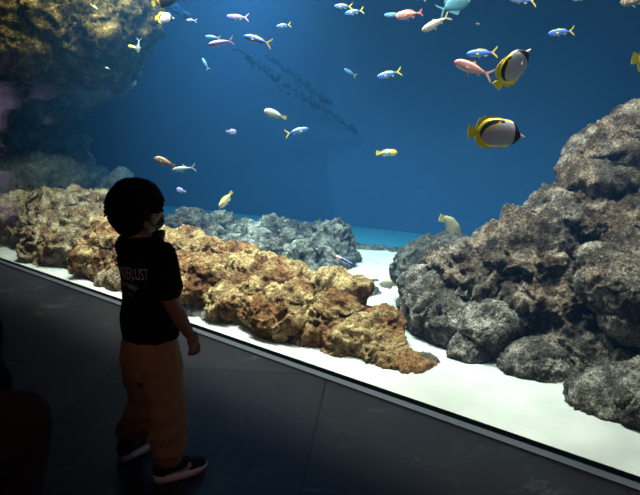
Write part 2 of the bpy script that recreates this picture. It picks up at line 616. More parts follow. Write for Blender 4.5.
rock('overhang_rock', [A(121, 186, 7.6, .14, .3, .22), A(113, 194, 7.6, .16, .3, .22)], M['pillar_rock'], .022, 23,
     'small hazy rock stump at the foot of the dark pillar', big=.04, mid=.03, fine=.015)

# right hand mound
pr = [A(600, 244, 3.55, .56, .5, .36), A(540, 264, 3.45, .44, .45, .28), A(480, 276, 3.55, .34, .42, .22), A(640, 300, 3.2, .6, .6, .46),
      A(560, 305, 3.3, .52, .45, .33), A(662, 208, 3.7, .6, .5, .44), A(500, 322, 3.4, .42, .35, .22), A(700, 270, 3.25, .6, .6, .62),
      A(600, 350, 3.05, .5, .5, .3), A(450, 268, 3.75, .20, .3, .16)]
rock('boulder', pr, M['basalt'], .0115, 30, 'huge dark crusty rock mound filling the right side', big=.07, mid=.034, fine=.015)
pr = [A(614, 160, 3.6, .25, .3, .20), A(665, 150, 3.65, .38, .4, .27), A(598, 180, 3.5, .18, .25, .12)]
rock('boulder', pr, M['basalt'], .0145, 31, 'topmost rounded rock of the dark mound at the right edge', big=.04, mid=.03, fine=.012)
pr = [A(428, 266, 3.95, .18, .25, .17), A(412, 270, 4.0, .11, .2, .14), A(450, 258, 3.9, .16, .25, .14), A(430, 290, 3.7, .15, .25, .15)]
rock('boulder', pr, M['rubble_dark'], .013, 32, 'paler bluish rock at the far left shoulder of the dark mound', big=.03, mid=.025, fine=.010)
pr = [A(432, 306, 3.45, .17, .25, .21), A(452, 318, 3.3, .17, .25, .19), A(420, 290, 3.6, .13, .2, .15)]
rock('boulder', pr, M['basalt_b'], .011, 33, 'steep dark boulder facing the sand channel at the mound\'s left foot', big=.025, mid=.02, fine=.009)
pr = [A(482, 330, 3.02, .13, .17, .15), A(470, 350, 2.98, .13, .16, .11), A(500, 322, 3.0, .11, .16, .09)]
rock('boulder', pr, M['basalt_b'], .010, 34, 'middle dark boulder wedged left of the round crusty boulder', big=.02, mid=.016, fine=.008)
pr = [A(533, 370, 2.76, .185, .19, .165), A(515, 380, 2.78, .12, .14, .10)]
rock('boulder', pr, M['basalt_b'], .009, 35, 'round crusty dark boulder resting on sand in front of the mound', big=.018, mid=.012, fine=.008)
pr = [A(608, 402, 2.36, .165, .17, .14), A(645, 402, 2.28, .17, .19, .17)]
rock('boulder', pr, M['basalt_b'], .009, 36, 'dark crusty boulder nearest the glass at the lower right edge', big=.018, mid=.014, fine=.008)
pr = [A(620, 285, 2.75, .17, .25, .14), A(605, 262, 2.85, .10, .2, .08), A(640, 310, 2.7, .18, .25, .14)]
rock('boulder', pr, M['basalt'], .010, 37, 'knobbly projecting dark rock at the right edge above a black crevice', big=.02, mid=.018, fine=.009)
rock('boulder', [A(404, 306, 3.75, .055, .07, .06)], M['rubble_dark'], .009, 38, 'small dark stone tucked against the mound beside the sand channel', big=.01, mid=.01, fine=.005)

# stones in the sand channel
for k, (px, py, w_, lab) in enumerate([(366, 292, .085, 'grey rough stone on sand just behind the golden ridge'),
                                       (373, 281, .05, 'small dark stone on the bright sand channel'),
                                       (380, 306, .035, 'tiny grey stone near the ridge in the sand channel'),
                                       (352, 285, .07, 'bluish stone behind the ridge under the striped wrasse')]):
    g = ground(px, py + 4)
    rock('stone', [(g, (w_, w_ * .9, w_ * .75), 0), (g + Vector((w_ * .6, .02, 0)), (w_ * .6, w_ * .6, w_ * .6), 0)], M['rubble'], .011, 40 + k, lab, 'stone', big=.01, mid=.014, fine=.008)

# rubble bank behind the ridge
spec = [  # px centre, py of top, Y, radius, material, label
    (189, 216, 6.0, .17, 'rubble_dark', 'dark rounded coral head at the left end of the rubble bank'),
    (172, 222, 5.9, .14, 'rubble_dark', 'dark low rock right beside the boy\'s head'),
    (205, 222, 5.8, .13, 'rubble_dark', 'dark rock between two coral heads on the rubble bank'),
    (221, 219, 6.0, .16, 'rubble', 'grey coral head left of the pale rubble'),
    (238, 224, 5.9, .12, 'rubble', 'low grey rock right of the grey coral head'),
    (252, 227, 5.8, .12, 'rubble_pale', 'pale rock on top of the rubble bank centre'),
    (274, 226, 5.9, .15, 'rubble', 'rough grey rock with a ledge on the rubble bank'),
    (297, 228, 5.8, .15, 'rubble_dark', 'dark blue rock right of centre on the rubble bank'),
    (313, 232, 5.7, .13, 'rubble_dark', 'dark rock just left of the tall grey rock'),
    (333, 229, 5.3, .16, 'rubble', 'tall bluish grey rock at the right end of the rubble bank'),
    (331, 246, 5.1, .17, 'rubble', 'broad grey rock under the tall one at the bank\'s right end'),
    (262, 236, 5.3, .10, 'rubble_pale', 'bright white coral chunk in the middle of the rubble'),
]
for k, (px, py, Y, r, mm, lab) in enumerate(spec):
    c = at(px, py, Y) - Vector((0, 0, r * .85))
    prs = [(c, (r, r, r * .95), 0)]
    for q in range(4):
        prs.append((c + Vector((random.uniform(-r, r) * .7, random.uniform(-.5, .2) * r, random.uniform(-.6, .5) * r)), (r * .5,) * 3, 0))
    if c.z > .1:
        prs.append((Vector((c.x, c.y + .05, c.z * .4)), (r * 1.15, r, c.z * .6), 0))
    rock('reef_rock', prs, M[mm], .013, 60 + k, lab, big=.03, mid=.05, fine=.020)
# a low mound that carries them
pr = []
for (px, py, Y, rx, rz) in [(180, 245, 5.6, .5, .22), (230, 248, 5.5, .5, .22), (285, 250, 5.3, .5, .2), (308, 262, 5.0, .26, .18), (150, 235, 5.9, .6, .2)]:
    g = at(px, py, Y); g.z = 0
    pr.append((g, (rx, .6, rz), 0))
rock('reef_rock', pr, M['rubble'], .024, 90, 'low grey rock base under the bluish rubble bank behind the ridge', big=.04, mid=.04, fine=.02)
protos = []
for k in range(5):
    r = .085
    prs = [(Vector((0, 0, 0)), (r, r, r * .8), 0)] + [(Vector((random.uniform(-r, r), random.uniform(-r, r), random.uniform(-.3, .5) * r)), (r * .5, r * .45, r * .5), 0) for _ in range(4)]
    bm = bmesh.new()
    for c_, r_, z_ in prs: ell(bm, c_, r_, (0, 0, z_), 2)
    me = remesh(bm, .011, 1)
    displace(me, rockdisp(100 + k, .02, .032, .016, 1.2))
    me.polygons.foreach_set('use_smooth', [True] * len(me.polygons))
    me.materials.clear(); me.materials.append(M[['rubble', 'rubble_pale', 'rubble', 'rubble_dark', 'rubble'][k]])
    protos.append(me)
for k in range(64):
    px = random.uniform(165, 332)
    Y = random.uniform(4.75, 5.8)
    g = at(px, 250, Y)
    z = .16 + random.uniform(-.05, .06)
    o = bpy.data.objects.new('rubble_stone', protos[k % 5])
    C.objects.link(o)
    o.location = (g.x, g.y, z)
    o.rotation_euler = (random.uniform(-.5, .5), random.uniform(-.5, .5), random.uniform(0, 6.3))
    s_ = random.uniform(.6, 1.35)
    o.scale = (s_, s_, s_)
    tag(o, 'small grey rubble stone in the hazy bluish bank behind the golden ridge', 'stone', 'loose rubble stones on the bank')
# low dark edge where the bright sand ends
pr = []
for px, py in [(352, 250), (375, 252), (400, 253), (425, 254)]:
    g = ground(px, py)
    pr.append((g + Vector((0, 0, -.02)), (.24, .14, .05), R(-15)))
rock('reef_rock', pr, M['rubble_dark'], .02, 95, 'low hazy ridge where the bright sand channel ends', big=.02, mid=.02, fine=.01)

# ------------------------------------------------------------------ dark broken strands of small flat pieces before the back wall
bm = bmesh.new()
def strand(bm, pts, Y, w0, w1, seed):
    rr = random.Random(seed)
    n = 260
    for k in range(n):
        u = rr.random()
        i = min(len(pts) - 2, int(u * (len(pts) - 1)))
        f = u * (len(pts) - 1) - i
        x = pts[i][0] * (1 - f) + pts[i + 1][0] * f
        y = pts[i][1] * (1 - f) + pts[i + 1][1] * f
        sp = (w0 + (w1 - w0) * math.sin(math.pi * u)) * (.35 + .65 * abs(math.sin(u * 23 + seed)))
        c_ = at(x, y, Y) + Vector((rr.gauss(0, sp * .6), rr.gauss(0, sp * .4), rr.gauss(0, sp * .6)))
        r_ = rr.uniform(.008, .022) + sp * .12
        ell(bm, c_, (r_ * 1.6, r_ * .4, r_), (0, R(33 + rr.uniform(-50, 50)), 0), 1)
M['flecks'] = mat('dark weed', (.008, .034, .092), .9, spec=.05)
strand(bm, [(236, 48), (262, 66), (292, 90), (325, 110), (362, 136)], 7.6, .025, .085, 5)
tag(solid('dark_strand', bm, M['flecks'], .013, None, 1), 'long dark diagonal strand in the blue water before the back wall', 'seaweed')
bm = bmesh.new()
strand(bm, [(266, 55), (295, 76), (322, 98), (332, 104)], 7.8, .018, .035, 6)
tag(solid('dark_strand', bm, M['flecks'], .013, None, 1), 'shorter thin dark strand running above the long diagonal one', 'seaweed')
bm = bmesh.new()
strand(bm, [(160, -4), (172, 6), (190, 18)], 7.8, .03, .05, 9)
tag(solid('dark_strand', bm, M['flecks'], .013, None, 1), 'faint dark strand at the top edge right of the overhang', 'seaweed')

# ------------------------------------------------------------------ fish
def fish_mat(name, stops, bands=(), blotch=None, rough=.45):
    """stops: colour along height z (0 belly..1 back); bands: (x0, x1, colour) across the body, x from -.5 tail to .5 nose"""
    m = mat(name, (1, 1, 1), rough, spec=.4)
    tc = nd(m, 'ShaderNodeTexCoord')
    sx = nd(m, 'ShaderNodeSeparateXYZ')
    lk(m, tc.outputs['Object'], sx.inputs[0])
    zz_ = mathn(m, 'ADD', mathn(m, 'MULTIPLY', sx.outputs['Z'], stops[0]), .5)
    c = ramp(m, zz_, stops[1])
    for b in bands:
        x0, x1, col = b[:3]
        slope = b[3] if len(b) > 3 else 0.
        xx = mathn(m, 'ADD', sx.outputs['X'], mathn(m, 'MULTIPLY', sx.outputs['Z'], slope))
        if len(b) > 4:   # curved band
            zc = mathn(m, 'MULTIPLY', sx.outputs['Z'], sx.outputs['Z'])
            xx = mathn(m, 'ADD', xx, mathn(m, 'MULTIPLY', zc, b[4]))
        e = .008
        f = mathn(m, 'MULTIPLY', mathn(m, 'MULTIPLY', mathn(m, 'SUBTRACT', xx, x0), 1 / e, True), mathn(m, 'MULTIPLY', mathn(m, 'SUBTRACT', x1, xx), 1 / e, True))
        c = mixc(m, f, c, col)
    if blotch:
        tc2 = nd(m, 'ShaderNodeTexNoise', Scale=blotch[0], Detail=3)
        lk(m, tc.outputs['Object'], tc2.inputs['Vector'])
        c = mixc(m, ramp(m, tc2.outputs['Fac'], [(.5, (0, 0, 0)), (.6, (1, 1, 1))]), c, blotch[1])
    lk(m, c, m.node_tree.nodes['Principled BSDF'].inputs['Base Color'])
    return m


def fin_poly(bm, pts, th=.008):
    """flat fin in the XZ plane with real thickness"""
    a = [bm.verts.new((x, -th / 2, z)) for x, z in pts]
    b = [bm.verts.new((x, th / 2, z)) for x, z in pts]
    n = len(pts)
    bm.faces.new(a); bm.faces.new(b[::-1])
    for k in range(n):
        bm.faces.new((a[k], b[k], b[(k + 1) % n], a[(k + 1) % n]))
    bmesh.ops.recalc_face_normals(bm, faces=bm.faces)
    bmesh.ops.triangulate(bm, faces=bm.faces)


def body_bm(prof, seg=14, bend=0.):
    bm = bmesh.new()
    rows = []
    for (x, zc, h, w) in prof:
        rows.append([bm.verts.new((x, w * math.cos(2 * math.pi * k / seg), zc + h * math.sin(2 * math.pi * k / seg))) for k in range(seg)])
    for a, b in zip(rows, rows[1:]):
        for k in range(seg):
            bm.faces.new((a[k], a[(k + 1) % seg], b[(k + 1) % seg], b[k]))
    bm.faces.new(rows[0][::-1]); bm.faces.new(rows[-1])
    bmesh.ops.recalc_face_normals(bm, faces=bm.faces)
    return bm


def prof_of(maxh, maxw, nose_pt=.18, ped=.12, tailx=-.30, xm=.12, snout=0., n=13):
    out = []
    for k in range(n):
        u = k / (n - 1)                      # 0 nose .. 1 peduncle
        x = .5 + (tailx - .5) * u
        g = math.sin(math.pi * min(1, u ** .74 * .98 + .02)) if u < 1 else 0
        g = max(g, 0) ** .9
        base = nose_pt * (1 - u) ** 3 + ped * u ** 2
        h = maxh * (base + (1 - base) * g)
        if u == 0: h = maxh * max(.06, nose_pt * .5)
        out.append((x, snout * (1 - u) ** 4, h, maxw * (base * .7 + (1 - base * .7) * g)))
    return out


KIND = {}


def make_fish(kind, body_m, fin_m, prof, tail, dorsal=None, anal=None, pelvic=None, pect=None, eye=(.40, .03, .012), eye_y=None, tail_m=None, fin2_m=None):
    root = empty(kind)
    obj('body', body_bm(prof), body_m, root)
    b = bmesh.new(); fin_poly(b, tail); obj('tail_fin', b, tail_m or fin_m, root, False)
    if dorsal:
        b = bmesh.new(); fin_poly(b, dorsal); obj('dorsal_fin', b, fin_m, root, False)
    if anal:
        b = bmesh.new(); fin_poly(b, anal); obj('anal_fin', b, fin_m, root, False)
    if pelvic:
        b = bmesh.new(); fin_poly(b, pelvic); obj('pelvic_fin', b, fin2_m or fin_m, root, False)
    ex, ez, er = eye
    # width of the body at the eye
    wy = 0
    for (x, zc, h, w), (x2, zc2, h2, w2) in zip(prof, prof[1:]):
        if x >= ex >= x2:
            f = (x - ex) / (x - x2); hh = h * (1 - f) + h2 * f; ww = w * (1 - f) + w2 * f; zz0 = zc * (1 - f) + zc2 * f
            wy = ww * math.sqrt(max(.05, 1 - ((ez - zz0) / hh) ** 2))
    for s in (1, -1):
        b = bmesh.new(); ell(b, (ex, s * wy * .93, ez), (er, er * .5, er), (0, 0, 0), 2); obj('eye', b, M['eye_dark'], root)
        b = bmesh.new()
        px_, pz, pl = pect or (.22, -.02, .09)
        fin_poly(b, [(0, .012), (0, -.012), (-pl, -.035), (-pl * 1.1, 0), (-pl * .7, .02)], .005)
        bmesh.ops.rotate(b, verts=b.verts, cent=(0, 0, 0), matrix=Matrix.Rotation(-s * .45, 3, 'Z'))
        maxw = max(p[3] for p in prof)
        bmesh.ops.translate(b, verts=b.verts, vec=(px_, s * maxw * .92, pz))
        obj('pectoral_fin', b, fin2_m or fin_m, root, False)
    KIND[kind] = (root, [False])
    return root


def forked(x0=-.27, x1=-.5, h0=.020, spread=.17, notch=-.33):
    spread *= 1.15
    return [(x0, h0), (notch, h0 + .022), (x1, spread), (x1 + .035, spread * .55), (notch - .03, 0), (x1 + .035, -spread * .55), (x1, -spread), (notch, -h0 - .022), (x0, -h0)]


def fan(x0=-.28, x1=-.5, h0=.035, h1=.11):
    return [(x0, h0), (x1 + .03, h1), (x1, h1 * .6), (x1 - .005, 0), (x1, -h1 * .6), (x1 + .03, -h1), (x0, -h0)]


Yel = mat('yellow fin', (.85, .62, .04), .5)
YelO = mat('orange yellow fin', (1.0, .80, .02), .5)
PinkF = mat('pinkish fin', (.70, .42, .50), .5)
RedF = mat('red fin', (.85, .26, .18), .5)
PaleF = mat('pale fin', (.40, .45, .46), .5)
OliveF = mat('olive fin', (.42, .36, .10), .5)
BrownF = mat('brown fin', (.25, .14, .07), .5)
TealF = mat('teal fin', (.12, .28, .32), .5)
BlackF = mat('black fin', (.015, .015, .02), .5)
BlueF = mat('blue fin', (.06, .16, .75), .5)

fz = prof_of(.112, .055, .12, .11, -.31)
fm = fish_mat('blue fusilier skin', (3.6, [(.0, (.50, .48, .55)), (.22, (.40, .42, .62)), (.36, (.07, .16, .70)), (.74, (.05, .18, .85)), (.86, (.35, .42, .25)), (.97, (.75, .6, .08))]))
make_fish('fusilier', fm, Yel, fz, forked(), [(.2, .105), (.1, .15), (-.1, .11), (-.2, .07), (-.1, .06)], [(-.05, -.07), (-.1, -.125), (-.2, -.07)], [(.18, -.09), (.08, -.16), (.1, -.09)])
fm2 = fish_mat('lilac fusilier skin', (3.8, [(.0, (.5, .5, .45)), (.25, (.48, .46, .58)), (.42, (.25, .25, .70)), (.62, (.20, .22, .75)), (.72, (.65, .6, .8)), (.9, (.25, .3, .7))]))
make_fish('pink_tailed_fusilier', fm2, PinkF, prof_of(.105, .052, .12, .11, -.31), forked(), [(.2, .10), (.1, .13), (-.1, .10), (-.2, .06)], [(-.05, -.07), (-.1, -.12), (-.2, -.06)], [(.18, -.09), (.08, -.15), (.1, -.09)])
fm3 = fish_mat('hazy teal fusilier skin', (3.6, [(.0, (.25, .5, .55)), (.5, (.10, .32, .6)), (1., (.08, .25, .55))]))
make_fish('hazy_fusilier', fm3, OliveF, fz, forked(), [(.2, .105), (.1, .13), (-.1, .11), (-.2, .07)])

# lined butterflyfish
bp = [(.50, -.045, .010, .007), (.46, -.042, .026, .016), (.42, -.035, .048, .028), (.38, -.02, .095, .042), (.31, 0, .185, .058), (.2, .0, .232, .066), (.08, 0, .245, .07), (-.04, 0, .255, .066),
      (-.14, 0, .245, .056), (-.22, 0, .215, .044), (-.29, 0, .15, .030), (-.335, 0, .075, .02), (-.36, 0, .045, .012)]
bm_m = mat('lined butterflyfish skin', (1, 1, 1), .45)
m = bm_m
tc = nd(m, 'ShaderNodeTexCoord'); sx = nd(m, 'ShaderNodeSeparateXYZ'); lk(m, tc.outputs['Object'], sx.inputs[0])
X, Z = sx.outputs['X'], sx.outputs['Z']
lines = mathn(m, 'POWER', mathn(m, 'ABSOLUTE', mathn(m, 'SINE', mathn(m, 'MULTIPLY', X, 105.0))), .6)
c = ramp(m, lines, [(.25, (.26, .25, .30)), (.75, (.66, .64, .70))])
def step(m, v, a, e=.012):
    return mathn(m, 'MULTIPLY', mathn(m, 'SUBTRACT', v, a), 1 / e, True)
# dark crescent following the back and rear edge, then yellow rim
r2 = mathn(m, 'ADD', mathn(m, 'POWER', mathn(m, 'MULTIPLY', mathn(m, 'SUBTRACT', X, .10), 1 / .40), 2.0), mathn(m, 'POWER', mathn(m, 'MULTIPLY', mathn(m, 'ADD', Z, .07), 1 / .27), 2.0))
back = mathn(m, 'MULTIPLY', step(m, r2, .78, .05), step(m, mathn(m, 'SUBTRACT', .13, X), 0, .03))
c = mixc(m, back, c, (.012, .010, .012))
r3 = mathn(m, 'ADD', mathn(m, 'POWER', mathn(m, 'MULTIPLY', mathn(m, 'SUBTRACT', X, .02), 1 / .36), 2.0), mathn(m, 'POWER', mathn(m, 'MULTIPLY', Z, 1 / .265), 2.0))
rim = mathn(m, 'MULTIPLY', step(m, r3, .74, .04), step(m, mathn(m, 'SUBTRACT', .22, X), 0, .03))
c = mixc(m, rim, c, (1.0, .80, .02))
# yellow oblique streak on the flank
sk = mathn(m, 'ABSOLUTE', mathn(m, 'SUBTRACT', mathn(m, 'SUBTRACT', Z, .08), mathn(m, 'MULTIPLY', mathn(m, 'ADD', X, .10), .75)))
ssk = mathn(m, 'MULTIPLY', mathn(m, 'MULTIPLY', mathn(m, 'SUBTRACT', .028, sk), 80., True), mathn(m, 'MULTIPLY', step(m, X, -.20), step(m, mathn(m, 'SUBTRACT', .05, X), 0)))
c = mixc(m, ssk, c, (.85, .62, .03))
# black eye band and pale snout
eb = mathn(m, 'ADD', X, mathn(m, 'MULTIPLY', mathn(m, 'MULTIPLY', Z, Z), 1.2))
c = mixc(m, mathn(m, 'MULTIPLY', step(m, eb, .30), step(m, mathn(m, 'SUBTRACT', .415, eb), 0)), c, (.012, .010, .014))
c = mixc(m, step(m, eb, .415), c, (.62, .50, .54))
lk(m, c, m.node_tree.nodes['Principled BSDF'].inputs['Base Color'])
make_fish('butterflyfish', bm_m, YelO, bp, [(-.33, .05), (-.42, .10), (-.49, .115), (-.5, .0), (-.49, -.115), (-.42, -.10), (-.33, -.05)],
          [(.18, .20), (.06, .262), (-.08, .285), (-.22, .275), (-.33, .20), (-.37, .11), (-.34, .06), (-.2, .18), (0, .22)],
          [(0, -.24), (-.10, -.27), (-.22, -.275), (-.33, -.20), (-.37, -.10), (-.34, -.06), (-.2, -.18)],
          [(.16, -.20), (.08, -.29), (.06, -.22)], (.22, -.05, .10), (.372, .03, .016), fin2_m=PaleF)

# goatfish: pink
gm = fish_mat('pink goatfish skin', (3.6, [(.05, (.90, .72, .68)), (.4, (.85, .42, .36)), (.62, (.55, .22, .20)), (.8, (.90, .38, .30))]), [(.42, .5, (.9, .25, .2))])
gp = prof_of(.125, .07, .22, .16, -.30)
make_fish('goatfish', gm, mat('salmon fin', (.85, .42, .34), .5), gp, forked(h0=.022, spread=.16), [(.12, .10), (.04, .18), (-.02, .11), (-.1, .09)], [(-.1, -.07), (-.15, -.13), (-.2, -.06)], [(.16, -.10), (.1, -.2), (.06, -.19), (.1, -.10)])
gt = fish_mat('tan goatfish skin', (3.6, [(.05, (.72, .64, .58)), (.45, (.48, .38, .30)), (.8, (.6, .46, .33))]), blotch=(9, (.7, .62, .5)))
make_fish('tan_goatfish', gt, mat('ochre fin', (.70, .52, .22), .5), gp, forked(h0=.022, spread=.15), [(.12, .10), (.04, .17), (-.02, .11), (-.1, .09)], [(-.1, -.07), (-.15, -.13), (-.2, -.06)], [(.16, -.10), (.1, -.18), (.06, -.18), (.1, -.10)])
gs = fish_mat('silver striped skin', (4.2, [(.1, (.42, .45, .46)), (.42, (.18, .26, .32)), (.5, (.5, .53, .52)), (.6, (.16, .25, .3)), (.85, (.3, .36, .38))]))
make_fish('silver_fish', gs, PaleF, prof_of(.10, .06, .2, .15, -.28), forked(spread=.17), [(.1, .08), (.0, .2), (-.05, .10), (-.1, .07)], None, [(.16, -.09), (.05, -.18), (.08, -.08)])
sr = fish_mat('red squirrelfish skin', (3.2, [(.1, (.75, .30, .24)), (.5, (.70, .13, .09)), (.9, (.85, .30, .2))]), [(-.24, -.20, (.25, .04, .03)), (.12, .16, (.9, .5, .4))], (12, (.9, .42, .34)))
make_fish('squirrelfish', sr, RedF, prof_of(.155, .08, .2, .13, -.27), forked(x0=-.26, notch=-.38, spread=.13), [(.2, .14), (.1, .19), (-.1, .15), (-.2, .09)], [(-.05, -.10), (-.12, -.16), (-.2, -.07)], [(.15, -.13), (.05, -.22), (.08, -.12)])
rb = fish_mat('brown rabbitfish skin', (3.0, [(.1, (.28, .18, .10)), (.5, (.34, .20, .10)), (.9, (.26, .17, .09))]), [(.36, .40, (.75, .7, .6))], (8, (.22, .13, .07)))
make_fish('brown_fish', rb, BrownF, prof_of(.165, .07, .15, .22, -.30), fan(-.28, -.48, .04, .10), [(.2, .14), (.1, .18), (-.1, .16), (-.24, .08)], [(.0, -.14), (-.12, -.17), (-.24, -.07)], [(.15, -.13), (.0, -.25), (.08, -.12)], fin2_m=PaleF)
dm = fish_mat('pale damselfish skin', (3.0, [(.1, (.55, .55, .46)), (.5, (.42, .48, .42)), (.9, (.36, .42, .36))]))
make_fish('pale_fish', dm, OliveF, prof_of(.17, .07, .2, .22, -.26), fan(-.25, -.5, .04, .09), [(.2, .14), (.1, .19), (-.1, .14), (-.22, .07)], [(.0, -.14), (-.12, -.17), (-.22, -.07)])
yw = fish_mat('yellow headed wrasse skin', (3.2, [(.1, (.45, .62, .52)), (.5, (.30, .55, .60)), (.9, (.75, .65, .2))]), [(.17, .6, (.92, .68, .05)), (.11, .16, (.05, .25, .3)), (-.6, -.2, (.85, .65, .08))])
make_fish('yellow_headed_wrasse', yw, Yel, prof_of(.155, .07, .2, .25, -.28), fan(-.26, -.5, .045, .12), [(.2, .13), (.1, .18), (-.1, .17), (-.24, .10)], [(.05, -.13), (-.12, -.17), (-.24, -.08)])
pf = fish_mat('pale yellow parrot skin', (3.2, [(.1, (.75, .75, .55)), (.5, (.45, .56, .40)), (.9, (.80, .68, .18))]), blotch=(10, (.8, .78, .5)))
make_fish('yellow_backed_fish', pf, Yel, prof_of(.165, .07, .2, .25, -.30), fan(-.28, -.5, .045, .08), [(.25, .13), (.1, .20), (-.1, .18), (-.26, .09)], [(.05, -.13), (-.12, -.2), (-.24, -.08)], [(.2, -.12), (.08, -.24), (.1, -.12)])
cw = fish_mat('cleaner wrasse skin', (8., [(.1, (.75, .72, .78)), (.18, (.10, .20, .85)), (.30, (.01, .01, .02)), (.72, (.01, .01, .02)), (.80, (.12, .28, .95))]), [(-.6, -.12, (.92, .72, .68))])
make_fish('cleaner_wrasse', cw, mat('blush fin', (.9, .68, .62), .5), [(.5, 0, .012, .01), (.45, 0, .035, .02), (.38, 0, .052, .028), (.2, 0, .062, .034), (0, 0, .062, .034), (-.2, 0, .056, .028), (-.36, 0, .042, .016)],
          fan(-.34, -.5, .04, .06), [(.25, .05), (.2, .075), (-.3, .065), (-.3, .04)], [(.0, -.05), (-.05, -.075), (-.3, -.065), (-.3, -.04)], None, (.25, -.01, .05), (.43, .012, .010))
um = fish_mat('teal surgeonfish skin', (1.8, [(.1, (.12, .30, .34)), (.5, (.10, .28, .34)), (.8, (.07, .2, .30))]), [(.36, .6, (.5, .6, .62))])
make_fish('teal_surgeonfish', um, TealF, prof_of(.27, .08, .2, .1, -.30), forked(spread=.2), [(.3, .2), (.1, .33), (-.1, .30), (-.26, .12)], [(.15, -.22), (-.05, -.34), (-.26, -.12)])
vd = fish_mat('violet damselfish skin', (2.6, [(.1, (.80, .76, .85)), (.4, (.45, .35, .80)), (.9, (.18, .22, .85))]))
make_fish('violet_damselfish', vd, PaleF, prof_of(.24, .10, .3, .25, -.26), fan(-.25, -.5, .06, .12), [(.2, .2), (0, .28), (-.2, .15)], [(.05, -.2), (-.12, -.26), (-.22, -.12)], [(.15, -.2), (.05, -.3), (.08, -.18)])
kb = fish_mat('black butterflyfish skin', (2.0, [(.1, (.02, .02, .025)), (.5, (.04, .04, .05)), (.9, (.02, .02, .02))]), [(-.3, -.2, (.8, .6, .1))])
make_fish('black_fish', kb, Yel, bp, fan(-.33, -.5, .05, .12), [(.2, .2), (0, .28), (-.2, .27), (-.34, .12)], [(.05, -.22), (-.12, -.27), (-.3, -.18)])


def place(kind, head, tail, Y, label, cat='fish', yaw=0., roll=0., dY=0., group=None, flip=False):
    """swim the fish from tail to head (points of the photograph at distance Y)"""
    a, b = at(head[0], head[1], Y), at(tail[0], tail[1], Y)
    root, used = KIND[kind]
    if not used[0]:
        used[0] = True
        r = root
    else:
        r = root.copy(); C.objects.link(r)
        for ch in list(root.children):
            c_ = ch.copy(); C.objects.link(c_); c_.parent = r
    d = a - b
    L = d.length / max(.3, math.cos(yaw))
    xd = d.normalized()
    yv = Vector((0, 1, 0))
    if xd.x < 0: yv = -yv                    # keep the back up
    zd = xd.cross(yv).normalized()
    if zd.z < 0 and abs(xd.z) < .95: zd = -zd
    if flip: zd = -zd
    yd = zd.cross(xd)
    mt = Matrix((xd, yd, zd)).transposed()
    mt = mt @ Matrix.Rotation(yaw, 3, 'Z') @ Matrix.Rotation(roll, 3, 'X')
    r.matrix_world = Matrix.Translation((a + b) / 2) @ mt.to_4x4() @ Matrix.Scale(L, 4)
    tag(r, label, cat, group)
    return r


GF = 'blue fusiliers swimming in the open water'
place('fusilier', (243.4, 36), (272, 44), 3.9, 'largest blue fish with yellow forked tail at upper left of centre', group=GF)
place('pink_tailed_fusilier', (208, 45), (234, 40), 3.9, 'lilac blue fish with pinkish tail overlapping a smaller blue fish')
place('hazy_fusilier', (205, 36.5), (221, 38), 4.5, 'small blue fish half hidden behind the lilac fish with pink tail')
place('pink_tailed_fusilier', (226.5, 16.5), (249, 17.5), 4.5, 'slender silvery blue fish swimming level near the top left of centre')
place('fusilier', (276.5, 27), (291, 24), 5.4, 'small plump blue fish with yellow tail right of the silvery one', yaw=.35, group=GF)
place('hazy_fusilier', (202.5, 58), (208.5, 70), 5.4, 'faint thin fish pointing upward with a yellow tail tip')
place('fusilier', (334, 6), (352.6, 6.5), 5.0, 'upper left blue fish of the overlapping pair at the top centre', group=GF)
place('fusilier', (344.6, 13.5), (364, 10), 5.0, 'lower right blue fish of the overlapping pair at the top centre', group=GF)
place('hazy_fusilier', (384, 15), (404, 15), 5.2, 'hazy blue fish half hidden behind the red fish')
place('squirrelfish', (395.6, 16.5), (423, 12), 4.1, 'red fish swimming left near the top centre')
place('hazy_fusilier', (344, 69), (356.5, 76), 5.8, 'faint small blue fish nose up in mid water', yaw=.3)
place('fusilier', (377, 77), (401.8, 71), 4.4, 'lone blue fish with yellow tail in mid water below the red fish', group=GF)
place('tan_goatfish', (422, 31), (450.5, 15), 3.7, 'tan fish angled head down beside the teal fish')
place('teal_surgeonfish', (470, -6), (438, 12), 4.3, 'large translucent teal fish cut by the top edge')
place('brown_fish', (480, 24), (475, 23.5), 5.0, 'tiny dark brown fish right of the teal fish')
place('fusilier', (466.5, 54), (498, 52), 3.7, 'blue fish with yellow tail just above the pink fish', group=GF)
place('goatfish', (454.3, 61.5), (493.5, 76), 3.0, 'pink fish with forked tail left of the upper yellow butterflyfish')
place('hazy_fusilier', (412, -2), (426, -1), 4.6, 'pale sliver of a fish cut by the top edge right of the red fish')
place('fusilier', (508, -2), (537, 1.5), 3.7, 'blue fish cut by the top edge above the butterflyfish', group=GF)
place('pale_fish', (571, -2), (589, -3), 4.0, 'pale fish barely showing at the top edge right of centre')
place('brown_fish', (620, 3), (650, -3), 3.6, 'reddish brown fish cut by the top right corner')
place('fusilier', (548, 33.5), (574.8, 30.5), 4.0, 'blue fish with yellow tail alone at upper right', group=GF)
place('butterflyfish', (529.5, 47.5), (495.5, 87.5), 2.60, 'upper grey and yellow butterflyfish tilted nose up', roll=.28)
place('butterflyfish', (525.3, 134.5), (467.8, 131.5), 2.45, 'lower grey and yellow butterflyfish swimming level to the right')
place('butterflyfish', (682, 66), (632, 58), 2.5, 'butterflyfish cut by the right edge with only its yellow tail in view')
place('butterflyfish', (174.5, 17.5), (155, 18), 5.2, 'small grey butterflyfish right of the overhang near the top')
place('black_fish', (178, -4), (152, 4), 4.8, 'black fish with yellow edges cut by the top edge by the overhang')
place('pale_fish', (97.5, 10), (91, 4), 5.2, 'bright white little fish in front of the overhang', yaw=.1)
place('silver_fish', (138, 54), (139, 38), 5.2, 'small silver fish swimming head down at the overhang edge')
